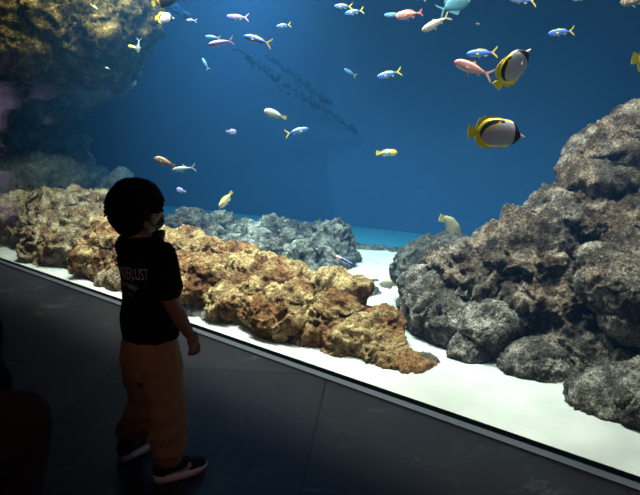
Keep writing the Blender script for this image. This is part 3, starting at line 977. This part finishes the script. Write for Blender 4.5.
place('yellow_headed_wrasse', (128, 46), (139, 49), 5.2, 'small yellowish fish beside the overhang edge behind the silver one')
place('pale_fish', (105, 67.5), (110, 69), 5.2, 'tiny pale fish against the dark underside of the overhang')
place('silver_fish', (186, 20), (197, 20.5), 5.3, 'faint silvery fish right of the small grey butterflyfish')
place('brown_fish', (154, 158), (176, 166), 4.4, 'brown fish with pale eye mark swimming left above the boy\'s head')
place('silver_fish', (172, 170), (196, 167), 4.5, 'translucent silver fish touching the brown fish\'s tail')
place('violet_damselfish', (176.5, 189), (186, 191.5), 5.0, 'small violet blue fish above the boy\'s head')
place('violet_damselfish', (236, 132), (226.5, 131), 4.6, 'small violet fish with a yellow fin in mid water', yaw=.5)
place('yellow_backed_fish', (219.5, 208), (232, 191.5), 4.6, 'pale fish with yellow tail diving steeply over the rubble')
place('pale_fish', (264, 110.5), (286.5, 118), 4.2, 'pale greenish fish facing left in mid water')
place('fusilier', (308.5, 128.5), (285, 134), 4.4, 'blue fish swimming to the right below the pale greenish fish', group=GF)
place('yellow_headed_wrasse', (397.5, 152.5), (376, 153), 4.4, 'yellow headed fish with teal body in open blue water')
place('cleaner_wrasse', (353.8, 266), (333, 254), 3.75, 'slim fish with black and blue stripe and pinkish tail over the rubble', yaw=.1)
place('brown_fish', (193, 237), (179, 221), 4.9, 'dark brown fish nosing down between rubble rocks by the boy')
place('yellow_headed_wrasse', (97.5, 200.5), (98.5, 196), 5.2, 'tiny yellow fish over the reef left of the boy\'s head')
place('violet_damselfish', (249, 243), (259, 242), 5.0, 'tiny pale violet fish low over the rubble bank')
gb = make_fish('grey_butterflyfish', fish_mat('grey yellow edged skin', (2., [(.06, (.8, .65, .1)), (.14, (.4, .4, .38)), (.85, (.42, .42, .40)), (.95, (.8, .65, .1))])), Yel, bp, fan(-.33, -.5, .05, .11),
               [(.18, .20), (-.08, .285), (-.22, .275), (-.37, .11), (-.2, .18)], [(0, -.24), (-.22, -.275), (-.37, -.10), (-.2, -.18)])
place('grey_butterflyfish', (378, 283), (396, 285), 3.95, 'greyish yellow edged fish grazing at the foot of the dark mound')

# fish diving behind the mound: a bent body
root = empty('diving_fish', at(452, 228, 4.3))
bm = bmesh.new()
pts = [((453, 246), .055), ((454, 236), .062), ((453, 228), .058), ((450, 222), .045), ((446, 219), .03)]
limb(bm, [(at(p[0], p[1], 4.3) - root.location, r * 1.0) for p, r in pts])
for v in bm.verts: v.co.y *= .45
o = solid('body', bm, fish_mat('diving fish skin', (2., [(0, (.22, .18, .13)), (1, (.30, .26, .14))])), .009, root, 3)
bm = bmesh.new()
q = [(447, 217), (441, 213.5), (438.5, 221), (447, 223)]
w3 = [at(x, y, 4.3) - root.location for x, y in q]
fin_poly(bm, [(v.x, v.z) for v in w3], .012)
obj('tail_fin', bm, OliveF, root, False)
tag(root, 'brown fish diving head down behind the dark mound with olive tail up', 'fish')

# ------------------------------------------------------------------ boy
FA = R(-42)
bo = ground(160, 470)
gl_, gr_ = ground(139, 452), ground(178, 474)
bo = (gl_ + gr_) / 2 + Vector((.003, 0, 0))
print('feet', gl_, gr_)
boy = empty('person', bo, FA)
tag(boy, 'small boy in black printed t-shirt, khaki trousers and trainers facing the tank', 'person')

HC = Vector((-.040, .005, .984))       # head centre
HY = R(14)                          # head turned a little to his right

def hd(x, y, z):
    v = Matrix.Rotation(HY, 3, 'Z') @ Vector((x, y, z))
    return HC + v

def finger(bm, base, d, curl_ax, ls, r):
    p = Vector(base); d = Vector(d).normalized(); pts = [(p.copy(), r)]
    for k, l in enumerate(ls):
        p = p + d * l
        pts.append((p.copy(), r * (1 - .07 * (k + 1))))
        d = Matrix.Rotation(R(38), 3, curl_ax) @ d
    limb(bm, pts, 8)

bm = bmesh.new()
ell(bm, hd(0, 0, 0), (.080, .090, .092), (0, 0, HY))                # skull
ell(bm, hd(0, .022, -.045), (.062, .064, .055), (0, 0, HY))           # jaw and cheeks
ell(bm, hd(0, .088, -.022), (.010, .014, .014), (0, 0, HY))          # nose
for s in (1, -1):
    ell(bm, hd(s * .082, -.010, -.026), (.008, .017, .025), (0, R(8) * s, HY))   # ears
    ell(bm, hd(s * .035, .066, -.04), (.022, .016, .02), (0, 0, HY))
limb(bm, [((-.020, -.008, .90), .040), ((0, -.008, .86), .045)])         # neck
loft(bm, [(0, 0, .40, .08, .065), (0, 0, .50, .088, .068), (0, 0, .60, .085, .062), (0, -.004, .72, .09, .062), (0, -.006, .82, .098, .058), (0, -.004, .865, .075, .045), (0, 0, .885, .04, .035)])
# right arm, hanging with a loose fist
Rs, Re, Rw = Vector((.094, -.005, .838)), Vector((.140, -.005, .69)), Vector((.166, .050, .555))
limb(bm, [(Rs, .036), (Re, .029), ((Re + Rw) / 2, .028), (Rw, .020)])
hp = Rw + Vector((.004, .016, -.028))
ell(bm, hp, (.015, .024, .030), (R(-20), 0, 0))
for k, (yy, ls) in enumerate([(.020, (.020, .015, .012)), (.008, (.022, .016, .013)), (-.005, (.021, .015, .012)), (-.016, (.017, .012, .010))]):
    finger(bm, hp + Vector((.004, yy * .95, -.022)), (.1, 0, -1), 'Y', ls, .0078)
finger(bm, hp + Vector((-.006, .020, -.002)), (-.35, .15, -1), 'Y', (.016, .012), .0085)
# left arm, raised to the chin
Ls, Le, Lw = Vector((-.094, .0, .838)), Vector((-.125, .080, .74)), Vector((-.098, .085, .836))
limb(bm, [(Ls, .036), (Le, .029), ((Le + Lw) / 2, .027), (Lw, .020)])
hp = Lw + Vector((.020, -.004, .030))
ell(bm, hp, (.024, .016, .026), (0, R(-10), 0))
for k, (zz0, ls) in enumerate([(.020, (.020, .015, .012)), (.008, (.022, .016, .013)), (-.004, (.021, .015, .012)), (-.016, (.017, .012, .010))]):
    finger(bm, hp + Vector((.014, .002, zz0)), (.9, .1, .1), 'Z', [l * .8 for l in ls], .0078)
finger(bm, hp + Vector((.0, -.008, .022)), (.4, -.3, .8), 'Y', (.018, .014), .0085)
# legs
_bi = Matrix.Rotation(-FA, 3, 'Z')
LA, RA_ = _bi @ (gl_ - bo), _bi @ (gr_ - bo)
LA.z = RA_.z = .05
LA.y -= .03; RA_.y -= .03
print('ankles', LA, RA_)
for s, an in ((-1, LA), (1, RA_)):
    limb(bm, [((s * .045, 0, .44), .065), ((s * .062, .01, .25), .045), (an, .03)])
    limb(bm, [(an, .026), (an + Vector((.01 * s, .09, -.022)), .020)])
body = solid('body', bm, M['skin'], .0042, boy, 3)
# face details
for s in (1, -1):
    b = bmesh.new(); ell(b, hd(s * .030, .074, .004), (.013, .008, .008), (0, 0, HY), 2); e = obj('eye', b, M['eye_white'], boy)
    b = bmesh.new(); ell(b, hd(s * .030, .0805, .004), (.006, .003, .006), (0, 0, HY), 2); obj('iris', b, M['eye_dark'], e)
# face mask with ear loops
b = bmesh.new()
ell(b, hd(0, .040, -.052), (.064, .062, .042), (0, 0, HY))
o = solid('face_mask', b, M['mask'], .005, boy, 2)
b = bmesh.new()
for s in (1, -1):
    pts = [hd(s * .058, .045, -.036), hd(s * .078, .012, -.020), hd(s * .084, -.022, -.012), hd(s * .084, -.030, -.034), hd(s * .074, -.010, -.055), hd(s * .060, .035, -.068)]
    limb(b, [(p, .0028) for p in pts], 6)
obj('ear_loop', b, M['mask'], o)
# hair: rounded bowl with locks
b = bmesh.new()
ell(b, hd(0, -.010, .018), (.098, .102, .092), (0, 0, HY))
ell(b, hd(0, -.040, -.020), (.086, .068, .070), (0, 0, HY))
ell(b, hd(0, -.052, -.052), (.058, .042, .045), (0, 0, HY))
hr = random.Random(5)
for k in range(150):
    a = hr.uniform(0, 2 * math.pi); e_ = hr.uniform(-.2, 1.3)
    x, y, z = math.cos(a) * math.cos(e_), math.sin(a) * math.cos(e_), math.sin(e_)
    p = hd(x * .094, y * .098 - .010, z * .090 + .016)
    dn = Matrix.Rotation(HY, 3, 'Z') @ Vector((x * .5 + hr.uniform(-.2, .2), y * .5 + hr.uniform(-.2, .2), -.9 * math.cos(e_) - .1))
    q = p + dn.normalized() * hr.uniform(.02, .035)
    limb(b, [(p, .007), (q, .004)], 6)
hair = solid('hair', b, M['hair'], .0042, boy, 2)
me = hair.data
# cut the fringe and the sides away from the face
bmh = bmesh.new(); bmh.from_mesh(me)
Ri = Matrix.Rotation(-HY, 3, 'Z')
for v in bmh.verts:
    l = Ri @ (v.co - HC)
    if l.y > .03 and l.z < .022:
        v.co = HC + Matrix.Rotation(HY, 3, 'Z') @ Vector((l.x * .78, l.y * .82, max(l.z, .012)))
    if abs(l.x) > .05 and -.05 < l.y < .04 and l.z < -.012:
        v.co = HC + Matrix.Rotation(HY, 3, 'Z') @ Vector((l.x * .80, l.y, l.z * .8))
bmh.to_mesh(me); bmh.free()

# t-shirt
def folds(amp, sc_, seed):
    def fn(co, no):
        q = co * np.array([sc_, sc_, sc_ * .45])
        return no * (amp * fbm(q, 3, seed))[:, None]
    return fn
b = bmesh.new()
loft(b, [(0, .0, .520, .118, .094), (0, .0, .56, .116, .092), (0, .0, .62, .108, .088), (0, -.002, .68, .106, .084), (0, -.004, .74, .110, .082), (0, -.006, .80, .118, .080), (0, -.006, .845, .118, .070), (0, -.004, .872, .094, .058), (0, -.002, .890, .055, .046)], 28)
for s, e_ in ((1, Re), (-1, Le)):
    sh = Vector((s * .102, -.003, .834))
    dd = (e_ - sh).normalized()
    limb(b, [(sh + Vector((s * .008, 0, 0)), .054), (sh + dd * .06, .058), (sh + dd * .110, .059)])
shirt = solid('t_shirt', b, M['shirt'], .0052, boy, 3, folds(.006, 16, 4))
# waist inset so the hem reads: pants
b = bmesh.new()
loft(b, [(0, 0, .375, .124, .102), (0, -.004, .43, .132, .104), (0, -.004, .50, .120, .094), (0, 0, .56, .098, .078)], 28)
for s, an, kn in ((-1, LA, Vector((-.075, .018, .25))), (1, RA_, Vector((.088, -.004, .25)))):
    limb(b, [((s * .062, -.004, .42), .072), ((s * .068, -.002, .33), .075), (kn, .071), (kn * .45 + an * .55 + Vector((0, 0, .01)), .067), (an + Vector((0, 0, .065)), .057), (an + Vector((0, 0, .040)), .050)], 16)
def pant_f(co, no):
    z = co[:, 2]
    ring = .0025 * np.sin(z * 75 + 5 * fbm(co * 7, 2, 3)) * np.clip((.40 - z) / .15, 0, 1)
    return no * (ring + .007 * fbm(co * np.array([20, 20, 11]), 3, 9))[:, None]
pants = solid('trousers', b, M['khaki'], .0052, boy, 3, pant_f)
b = bmesh.new()
limb(b, [((.118, -.035, .50), .004), ((.123, -.005, .44), .004)], 6)
obj('pocket_seam', b, M['khaki'], pants)

# shoes
def shoe(an, ang, side):
    rt = Matrix.Rotation(ang, 4, 'Z')
    base = Vector((an.x, an.y, 0))
    def T(x, y, z): return base + (rt @ Vector((x, y, z)))
    b = bmesh.new()
    for (y, z, rx, ry, rz) in [(-.030, .050, .030, .036, .038), (0, .055, .031, .040, .040), (.040, .042, .032, .045, .030), (.080, .034, .033, .042, .023), (.105, .030, .031, .030, .018)]:
        ell(b, T(0, y, z), (rx, ry, rz), (0, 0, ang))
    up = solid('shoe', b, M['shoe_black'], .004, boy, 3)
    b = bmesh.new()
    n = 26
    ring = []
    for k in range(n):
        a = 2 * math.pi * k / n
        y = .038 + .100 * math.sin(a)
        w_ = .0375 * (1 + .10 * math.sin(a)) * (abs(math.cos(a)) ** .7) * (1 if math.cos(a) > 0 else -1)
        ring.append((w_, y))
    lo = [b.verts.new(T(x * .94, y * .98, .0 + (.010 if y > .12 else 0))) for x, y in ring]
    md = [b.verts.new(T(x * 1.03, y, .014 + (.004 if y > .11 else 0))) for x, y in ring]
    hi = [b.verts.new(T(x * .96, y * 1.0, .026 + max(0, (-.02 - y)) * .10)) for x, y in ring]
    for r1, r2 in ((lo, md), (md, hi)):
        for k in range(n):
            b.faces.new((r1[k], r1[(k + 1) % n], r2[(k + 1) % n], r2[k]))
    b.faces.new(lo[::-1]); b.faces.new(hi)
    bmesh.ops.recalc_face_normals(b, faces=b.faces)
    s_ = obj('sole', b, M['sole'], up)
    s_['label'] = 'thick pale sole'
    # tick mark on both flanks, wrapped on the upper
    bvh = BVHTree.FromPolygons([v.co.copy() for v in up.data.vertices], [list(p.vertices) for p in up.data.polygons])
    out = [(-.040, .030), (-.010, .026), (.030, .024), (.050, .029), (.062, .040), (.064, .052), (.058, .056), (.056, .047), (.050, .040), (.036, .036), (.010, .034), (-.020, .034)]
    out = [(.050 - (y_ + .04) * .9 + -.006, z_) for y_, z_ in out]
    for sd in (1, -1):
        b = bmesh.new()
        # polygon as a strip of top/bottom pairs
        low = [(-.050, .031), (-.02, .026), (.01, .0245), (.038, .0265), (.060, .032), (.070, .042), (.070, .054)]
        upn = [(-.050, .034), (-.02, .035), (.01, .037), (.033, .040), (.047, .045), (.055, .050), (.060, .056)]
        prev = None
        for (y1, z1), (y2, z2) in zip(low, upn):
            vv = []
            for y_, z_ in ((y1, z1), (y2, z2)):
                o_ = T(sd * .12, y_, z_); di = (rt @ Vector((-sd, 0, 0)))
                h = bvh.ray_cast(o_, di)
                p_ = (h[0] if h[0] is not None else T(sd * .03, y_, z_)) - di * .0028
                vv.append(b.verts.new(p_))
            if prev: b.faces.new((prev[0], vv[0], vv[1], prev[1]))
            prev = vv
        g_ = bmesh.ops.solidify(b, geom=b.faces[:], thickness=.0012)
        obj('tick_mark', b, M['sole'], up, False)
    b = bmesh.new()
    limb(b, [(T(0, -.012, .075), .034), (T(0, -.012, .095), .033)], 14)
    obj('sock', b, M['sock'], up)
    b = bmesh.new()
    for k in range(4):
        limb(b, [(T(-.013, .030 + k * .014, .075 - k * .006), .0025), (T(.013, .034 + k * .014, .075 - k * .006), .0025)], 6)
    obj('laces', b, M['shoe_black'], up)

shoe(LA, R(12), -1)
shoe(RA_, R(-18), 1)

# print on the back of the shirt
bvh = BVHTree.FromPolygons([v.co.copy() for v in shirt.data.vertices], [list(p.vertices) for p in shirt.data.polygons])
def wrap(b, name, off=.0012):
    for v in b.verts:
        x, z, th = v.co.x, v.co.y, v.co.z
        h = bvh.ray_cast(Vector((x, -.5, z)), Vector((0, 1, 0)))
        y = h[0].y if h[0] is not None else -.06
        v.co = Vector((x, y - off - max(0, th) * 1.0, z))
    return obj(name, b, M['print'], shirt, False)
cu = bpy.data.curves.new('txt', 'FONT')
cu.body = 'WANDERLUST'
cu.size = .040
cu.space_character = 1.04
cu.align_x = 'CENTER'
to = bpy.data.objects.new('txt', cu); C.objects.link(to)
dg = bpy.context.evaluated_depsgraph_get()
tm = bpy.data.meshes.new_from_object(to.evaluated_get(dg))
bpy.data.objects.remove(to)
b = bmesh.new(); b.from_mesh(tm)
xs_ = [v.co.x for v in b.verts]; wid = max(xs_) - min(xs_)
for v in b.verts:
    v.co.x = v.co.x / wid * .165 + .014
    v.co.y = v.co.y * 1.45 + .752
bmesh.ops.triangulate(b, faces=b.faces)
bmesh.ops.subdivide_edges(b, edges=[e for e in b.edges if e.calc_length() > .006], cuts=2)
wrap(b, 'lettering')
# script line and small motif under it, drawn as thin pen strokes
b = bmesh.new()
def stroke(pts, w_=.0011):
    prev = None
    for i, (x, z) in enumerate(pts):
        x2, z2 = pts[min(i + 1, len(pts) - 1)]; x1, z1 = pts[max(i - 1, 0)]
        d = Vector((x2 - x1, z2 - z1)).normalized(); n_ = Vector((-d.y, d.x)) * w_
        a_, c_ = b.verts.new((x + n_.x, z + n_.y, 0)), b.verts.new((x - n_.x, z - n_.y, 0))
        if prev: b.faces.new((prev[0], prev[1], c_, a_))
        prev = (a_, c_)
stroke([(-.05 + .045 * t / 30 * 2, .728 + .010 * math.sin(t * 1.5) * (1.1 if t % 7 < 3 else .5)) for t in range(31)])
stroke([(.050 - .035 + .045 * t / 24, .722 + .012 * math.sin(t * 1.3 + .5) * (1.2 if t % 6 < 2 else .5)) for t in range(25)])
stroke([(-.055, .742), (-.02, .749), (.0, .746), (.02, .751), (.045, .743)], .0008)
stroke([(.012, .690), (.022, .707), (.026, .685), (.030, .701)], .001)
wrap(b, 'script_print')

# ------------------------------------------------------------------ crouching adult, mostly out of frame at left
ad_ = empty('person', (-.95, 1.12, 0), R(-50))
tag(ad_, 'crouching person in black top and dark brown trousers cut by the left edge', 'person')
# local: +Y faces the tank, +X right
Mi = (Matrix.Translation((-.95, 1.12, 0)) @ Matrix.Rotation(R(-50), 4, 'Z')).inverted()
def L_(px, py, Y): return Mi @ at(px, py, Y)
knee = L_(16, 424, 1.20)
hipp = L_(-95, 440, 1.10)
foot = L_(-12, 560, 1.22); foot.z = .06
knee2 = L_(-30, 395, 1.5)
shr = L_(-62, 345, 1.15)
neck = L_(-66, 300, 1.22)
hcen = L_(-55, 254, 1.28)
elb = L_(-32, 390, 1.22)
hnd = L_(-10, 402, 1.22)
hl = Vector((-.16, 0, 0))
b = bmesh.new()
ell(b, hcen, (.078, .092, .108))
ell(b, hcen + Vector((0, .03, -.06)), (.06, .06, .055))
ell(b, hcen + Vector((0, .098, -.02)), (.012, .016, .02))
for s in (1, -1): ell(b, hcen + Vector((s * .080, -.01, -.015)), (.01, .018, .03))
limb(b, [(hcen + Vector((0, -.02, -.08)), .052), (neck, .055)])
limb(b, [(neck, .07), (shr, .09), ((shr + hipp) / 2, .12), (hipp, .13)])
limb(b, [(shr + Vector((.12, 0, 0)), .05), (elb, .042), (hnd, .028)])
limb(b, [(shr + hl * 1.4, .05), (shr + hl * 1.6 + Vector((0, .12, -.22)), .042), (knee2 + Vector((0, .02, .07)), .028)])
hp = hnd + Vector((.03, .02, 0))
ell(b, hp, (.04, .03, .018))
for k in range(4):
    finger(b, hp + Vector((.03, .024 - k * .017, 0)), (.9, .1, -.3), 'Y', (.03, .022, .018), .009)
finger(b, hp + Vector((-.01, .03, 0)), (.4, .8, -.3), 'Y', (.03, .022), .010)
for kn, ft, hx in ((knee, foot, hipp + Vector((.09, 0, 0))), (knee2, knee2 * 1.0 + Vector((0, -.05, -knee2.z + .06)), hipp + hl * .6)):
    limb(b, [(hx, .09), (kn, .058), (ft, .04)])
    limb(b, [(ft, .036), (ft + Vector((0, .15, -.03)), .03)])
body2 = solid('body', b, M['skin'], .0085, ad_, 3)
b = bmesh.new()
ell(b, hcen + Vector((0, -.016, .022)), (.088, .098, .100)); ell(b, hcen + Vector((0, -.04, -.04)), (.078, .066, .07))
solid('hair', b, M['hair'], .007, ad_, 2)
b = bmesh.new()
limb(b, [(neck + Vector((0, 0, -.03)), .07), (shr, .125), ((shr + hipp) / 2, .155), (hipp + Vector((0, 0, .03)), .165)], 20)
limb(b, [(shr + Vector((.10, 0, 0)), .075), (elb, .070), ((elb * .45 + hnd * .55), .052)], 16)
limb(b, [(shr + hl * 1.2, .075), (shr + hl * 1.6 + Vector((0, .12, -.22)), .06)], 16)
solid('black_top', b, M['shirt'], .008, ad_, 4, folds(.010, 11, 6))
b = bmesh.new()
for kn, ft, hx in ((knee, foot, hipp + Vector((.09, 0, 0))), (knee2, knee2 * 1.0 + Vector((0, -.05, -knee2.z + .06)), hipp + hl * .6)):
    limb(b, [(hx, .135), ((hx + kn) / 2, .112), (kn, .084), ((kn + ft) / 2, .082), (ft + Vector((0, 0, .03)), .062)], 18)
limb(b, [(hipp + Vector((.09, 0, 0)), .15), (hipp + hl * .6, .15)], 18)
solid('trousers', b, M['brown_cloth'], .008, ad_, 4, folds(.010, 12, 8))
for ft in (foot, knee2 * 1.0 + Vector((0, -.05, -knee2.z + .06))):
    b = bmesh.new()
    for (y, z, rx, ry, rz) in [(-.03, .05, .042, .05, .05), (.06, .045, .045, .08, .04), (.14, .035, .045, .06, .032)]:
        ell(b, Vector((ft.x, ft.y + y, z)), (rx, ry, rz))
    solid('shoe', b, M['shoe_black'], .007, ad_, 2)

# ------------------------------------------------------------------ the lit gallery that the pane mirrors (left part of the room)
def mirror(v):
    k_ = N.dot(v) - (T0 + .062)
    return v - N * (2 * k_)
Vc = mirror(at(-106, 60, 10.5)); Vc.z = 0
back = mirror(at(0, 60, 10.6)) - mirror(at(0, 60, 5)); back.z = 0; back.normalize()   # away from the pane image
side = Vector((-back.y, back.x, 0))
bm = bmesh.new()
box(bm, Vc + Vector((0, 0, 1.13)) , (.12, 5.2, 2.26), math.atan2(back.y, back.x))
tag(obj('wall_left', bm, M['lilac_wall'], smooth=False), kind='structure')
bm = bmesh.new()
box(bm, Vc - back * .3 + Vector((0, 0, 3.06)), (.8, 5.6, 1.42), math.atan2(back.y, back.x))
tag(obj('trim_3', bm, M['room_wall'], smooth=False), kind='structure')

bm = bmesh.new()
box(bm, Vc - back * 2.6 + Vector((0, 0, .012)), (4.4, 5.2, .02), math.atan2(back.y, back.x))  # pale slab added so the mirrored floor looks brightly lit
for k in range(4):
    pass
tag(obj('floor_2', bm, M['lilac_floor'], smooth=False), kind='structure')
bm = bmesh.new()
bc = Vc - back * .9
box(bm, bc + Vector((0, 0, .80)), (.35, 5.0, .42), math.atan2(back.y, back.x))
for s in (-2.2, 0, 2.2): box(bm, bc + side * s + Vector((0, 0, .32)), (.3, .12, .60), math.atan2(back.y, back.x))
tag(obj('counter', bm, M['bench'], smooth=False), 'dark counter mirrored in the pane at the left edge', 'counter')

def bystander(px, Y, h, label, ang):
    g = mirror(at(px, 120, Y)); g.z = 0
    r = empty('person', g, ang)
    tag(r, label, 'person')
    k = h / 1.75
    b = bmesh.new()
    ell(b, (0, 0, 1.63 * k), (.078, .095, .115)); ell(b, (0, .09, 1.61 * k), (.012, .018, .02))
    limb(b, [((0, 0, 1.54 * k), .052), ((0, 0, 1.44 * k), .06)])
    for s in (1, -1):
        limb(b, [((s * .17, 0, 1.40 * k), .05), ((s * .22, .05, 1.12 * k), .042), ((s * .10, .27, 1.22 * k), .03)])
        hp_ = Vector((s * .075, .30, 1.24 * k)); ell(b, hp_, (.03, .04, .02))
        for q in range(4): finger(b, hp_ + Vector((-s * .01, .02, .02 - .014 * q)), (-s * .6, .8, 0), 'Z', (.028, .02, .016), .009)
        finger(b, hp_ + Vector((0, 0, .02)), (-s * .2, .5, .8), 'X', (.025, .02), .010)
        limb(b, [((s * .09, 0, .9 * k), .085), ((s * .10, .02, .48 * k), .056), ((s * .10, -.02, .07), .036)])
        limb(b, [((s * .10, -.02, .06), .04), ((s * .11, .14, .035), .034)])
    loft(b, [(0, 0, .85 * k, .15, .10), (0, 0, 1.1 * k, .14, .10), (0, 0, 1.38 * k, .18, .10), (0, 0, 1.45 * k, .10, .07)])
    solid('body', b, M['skin'], .011, r, 3)
    b = bmesh.new()
    loft(b, [(0, 0, .84 * k, .18, .13), (0, 0, 1.1 * k, .165, .125), (0, 0, 1.36 * k, .205, .125), (0, 0, 1.46 * k, .11, .085)])
    for s in (1, -1): limb(b, [((s * .17, 0, 1.39 * k), .072), ((s * .22, .05, 1.12 * k), .062), ((s * .14, .20, 1.19 * k), .048)])
    solid('jacket', b, M['shirt'], .011, r, 3)
    b = bmesh.new()
    for s in (1, -1): limb(b, [((s * .085, 0, .88 * k), .115), ((s * .10, .02, .48 * k), .085), ((s * .10, -.02, .12), .062)])
    solid('trousers', b, M['shirt'], .011, r, 3)
    b = bmesh.new(); ell(b, (0, -.012, 1.665 * k), (.088, .102, .095)); ell(b, (0, .10, 1.68 * k), (.06, .06, .012))
    solid('cap', b, M['hair'], .009, r, 2)
    return r

bystander(22, 5.95, 1.80, 'dark standing person in a cap seen only mirrored in the pane', R(-60))
bystander(38, 6.4, 1.62, 'second dark figure mirrored beside the capped person', R(150))
bystander(54, 5.9, 1.60, 'dim third figure mirrored right of the capped person', R(120))

# ------------------------------------------------------------------ lamps and fill lights
def area(name, loc, size, power, col=(1, 1, 1), target=None, spread=180, size_y=None):
    l = bpy.data.lights.new(name, 'AREA')
    l.energy = power; l.color = col; l.size = size
    l.spread = R(spread)
    if size_y: l.shape = 'RECTANGLE'; l.size_y = size_y
    o = bpy.data.objects.new(name, l); C.objects.link(o)
    o.location = loc
    if target is not None:
        o.rotation_euler = (Vector(target) - Vector(loc)).to_track_quat('-Z', 'Y').to_euler()
    return o

W_ = (1.0, .84, .70)
area('tank_lamp_or_fill', P(1.15, .85, 5.3), .7, 255, W_, P(.9, 1.0, 0), 84)
area('tank_lamp_or_fill', P(-.9, .85, 5.3), .7, 85, W_, P(-.9, 1.05, 0), 84)
area('tank_lamp_or_fill', P(2.9, .85, 5.3), .7, 210, W_, P(2.6, 1.0, 0), 84)
area('tank_lamp_or_fill', at(100, 0, 4.75) + Vector((0, 0, 1.25)), .4, 40, (1, .78, .45), at(80, 15, 6.5), 100)
area('tank_lamp_or_fill', at(10, 0, 5.5) + Vector((0, 0, 1.2)), .4, 32, (1, .78, .45), at(20, 20, 7.0), 110)
area('tank_lamp_or_fill', at(215, 60, 7.2) + Vector((0, 0, 2.3)), 1.2, 98, (.85, .92, 1.0), at(150, 200, 9.4), 125)
for s_, e_ in ((-1.0, 30), (.9, 46), (2.7, 30)):  # added fill lights standing in for glow bounced onto the front faces
    area('tank_lamp_or_fill', P(s_, .42, 3.15), .5, e_, (1.0, .9, .8), P(s_, 1.9, .5), 110)
area('gallery_lamp', Vc - back * 1.9 + Vector((0, 0, 2.9)), 2.5, 105, (.84, .62, 1.0), Vc - back * .6 + Vector((0, 0, .9)), 150)
area('gallery_lamp', Vector((-.8, -2.2, 3.3)), 1.5, 10, (1.0, .62, .62), Vector((-.4, 1.5, 0)), 150)

w = bpy.data.worlds.new('dark'); sc.world = w
w.use_nodes = True
w.node_tree.nodes['Background'].inputs['Color'].default_value = (0, 0, 0, 1)
w.node_tree.nodes['Background'].inputs['Strength'].default_value = 0

sc.view_settings.view_transform = 'Standard'
sc.view_settings.look = 'None'
sc.view_settings.exposure = 0.0
sc.view_settings.gamma = 1.0
sc.view_settings.use_curve_mapping = False
sc.cycles.use_denoising = True
sc.cycles.max_bounces = 8
sc.cycles.diffuse_bounces = 3
sc.cycles.glossy_bounces = 3
sc.cycles.transparent_max_bounces = 16
sc.cycles.volume_bounces = 1
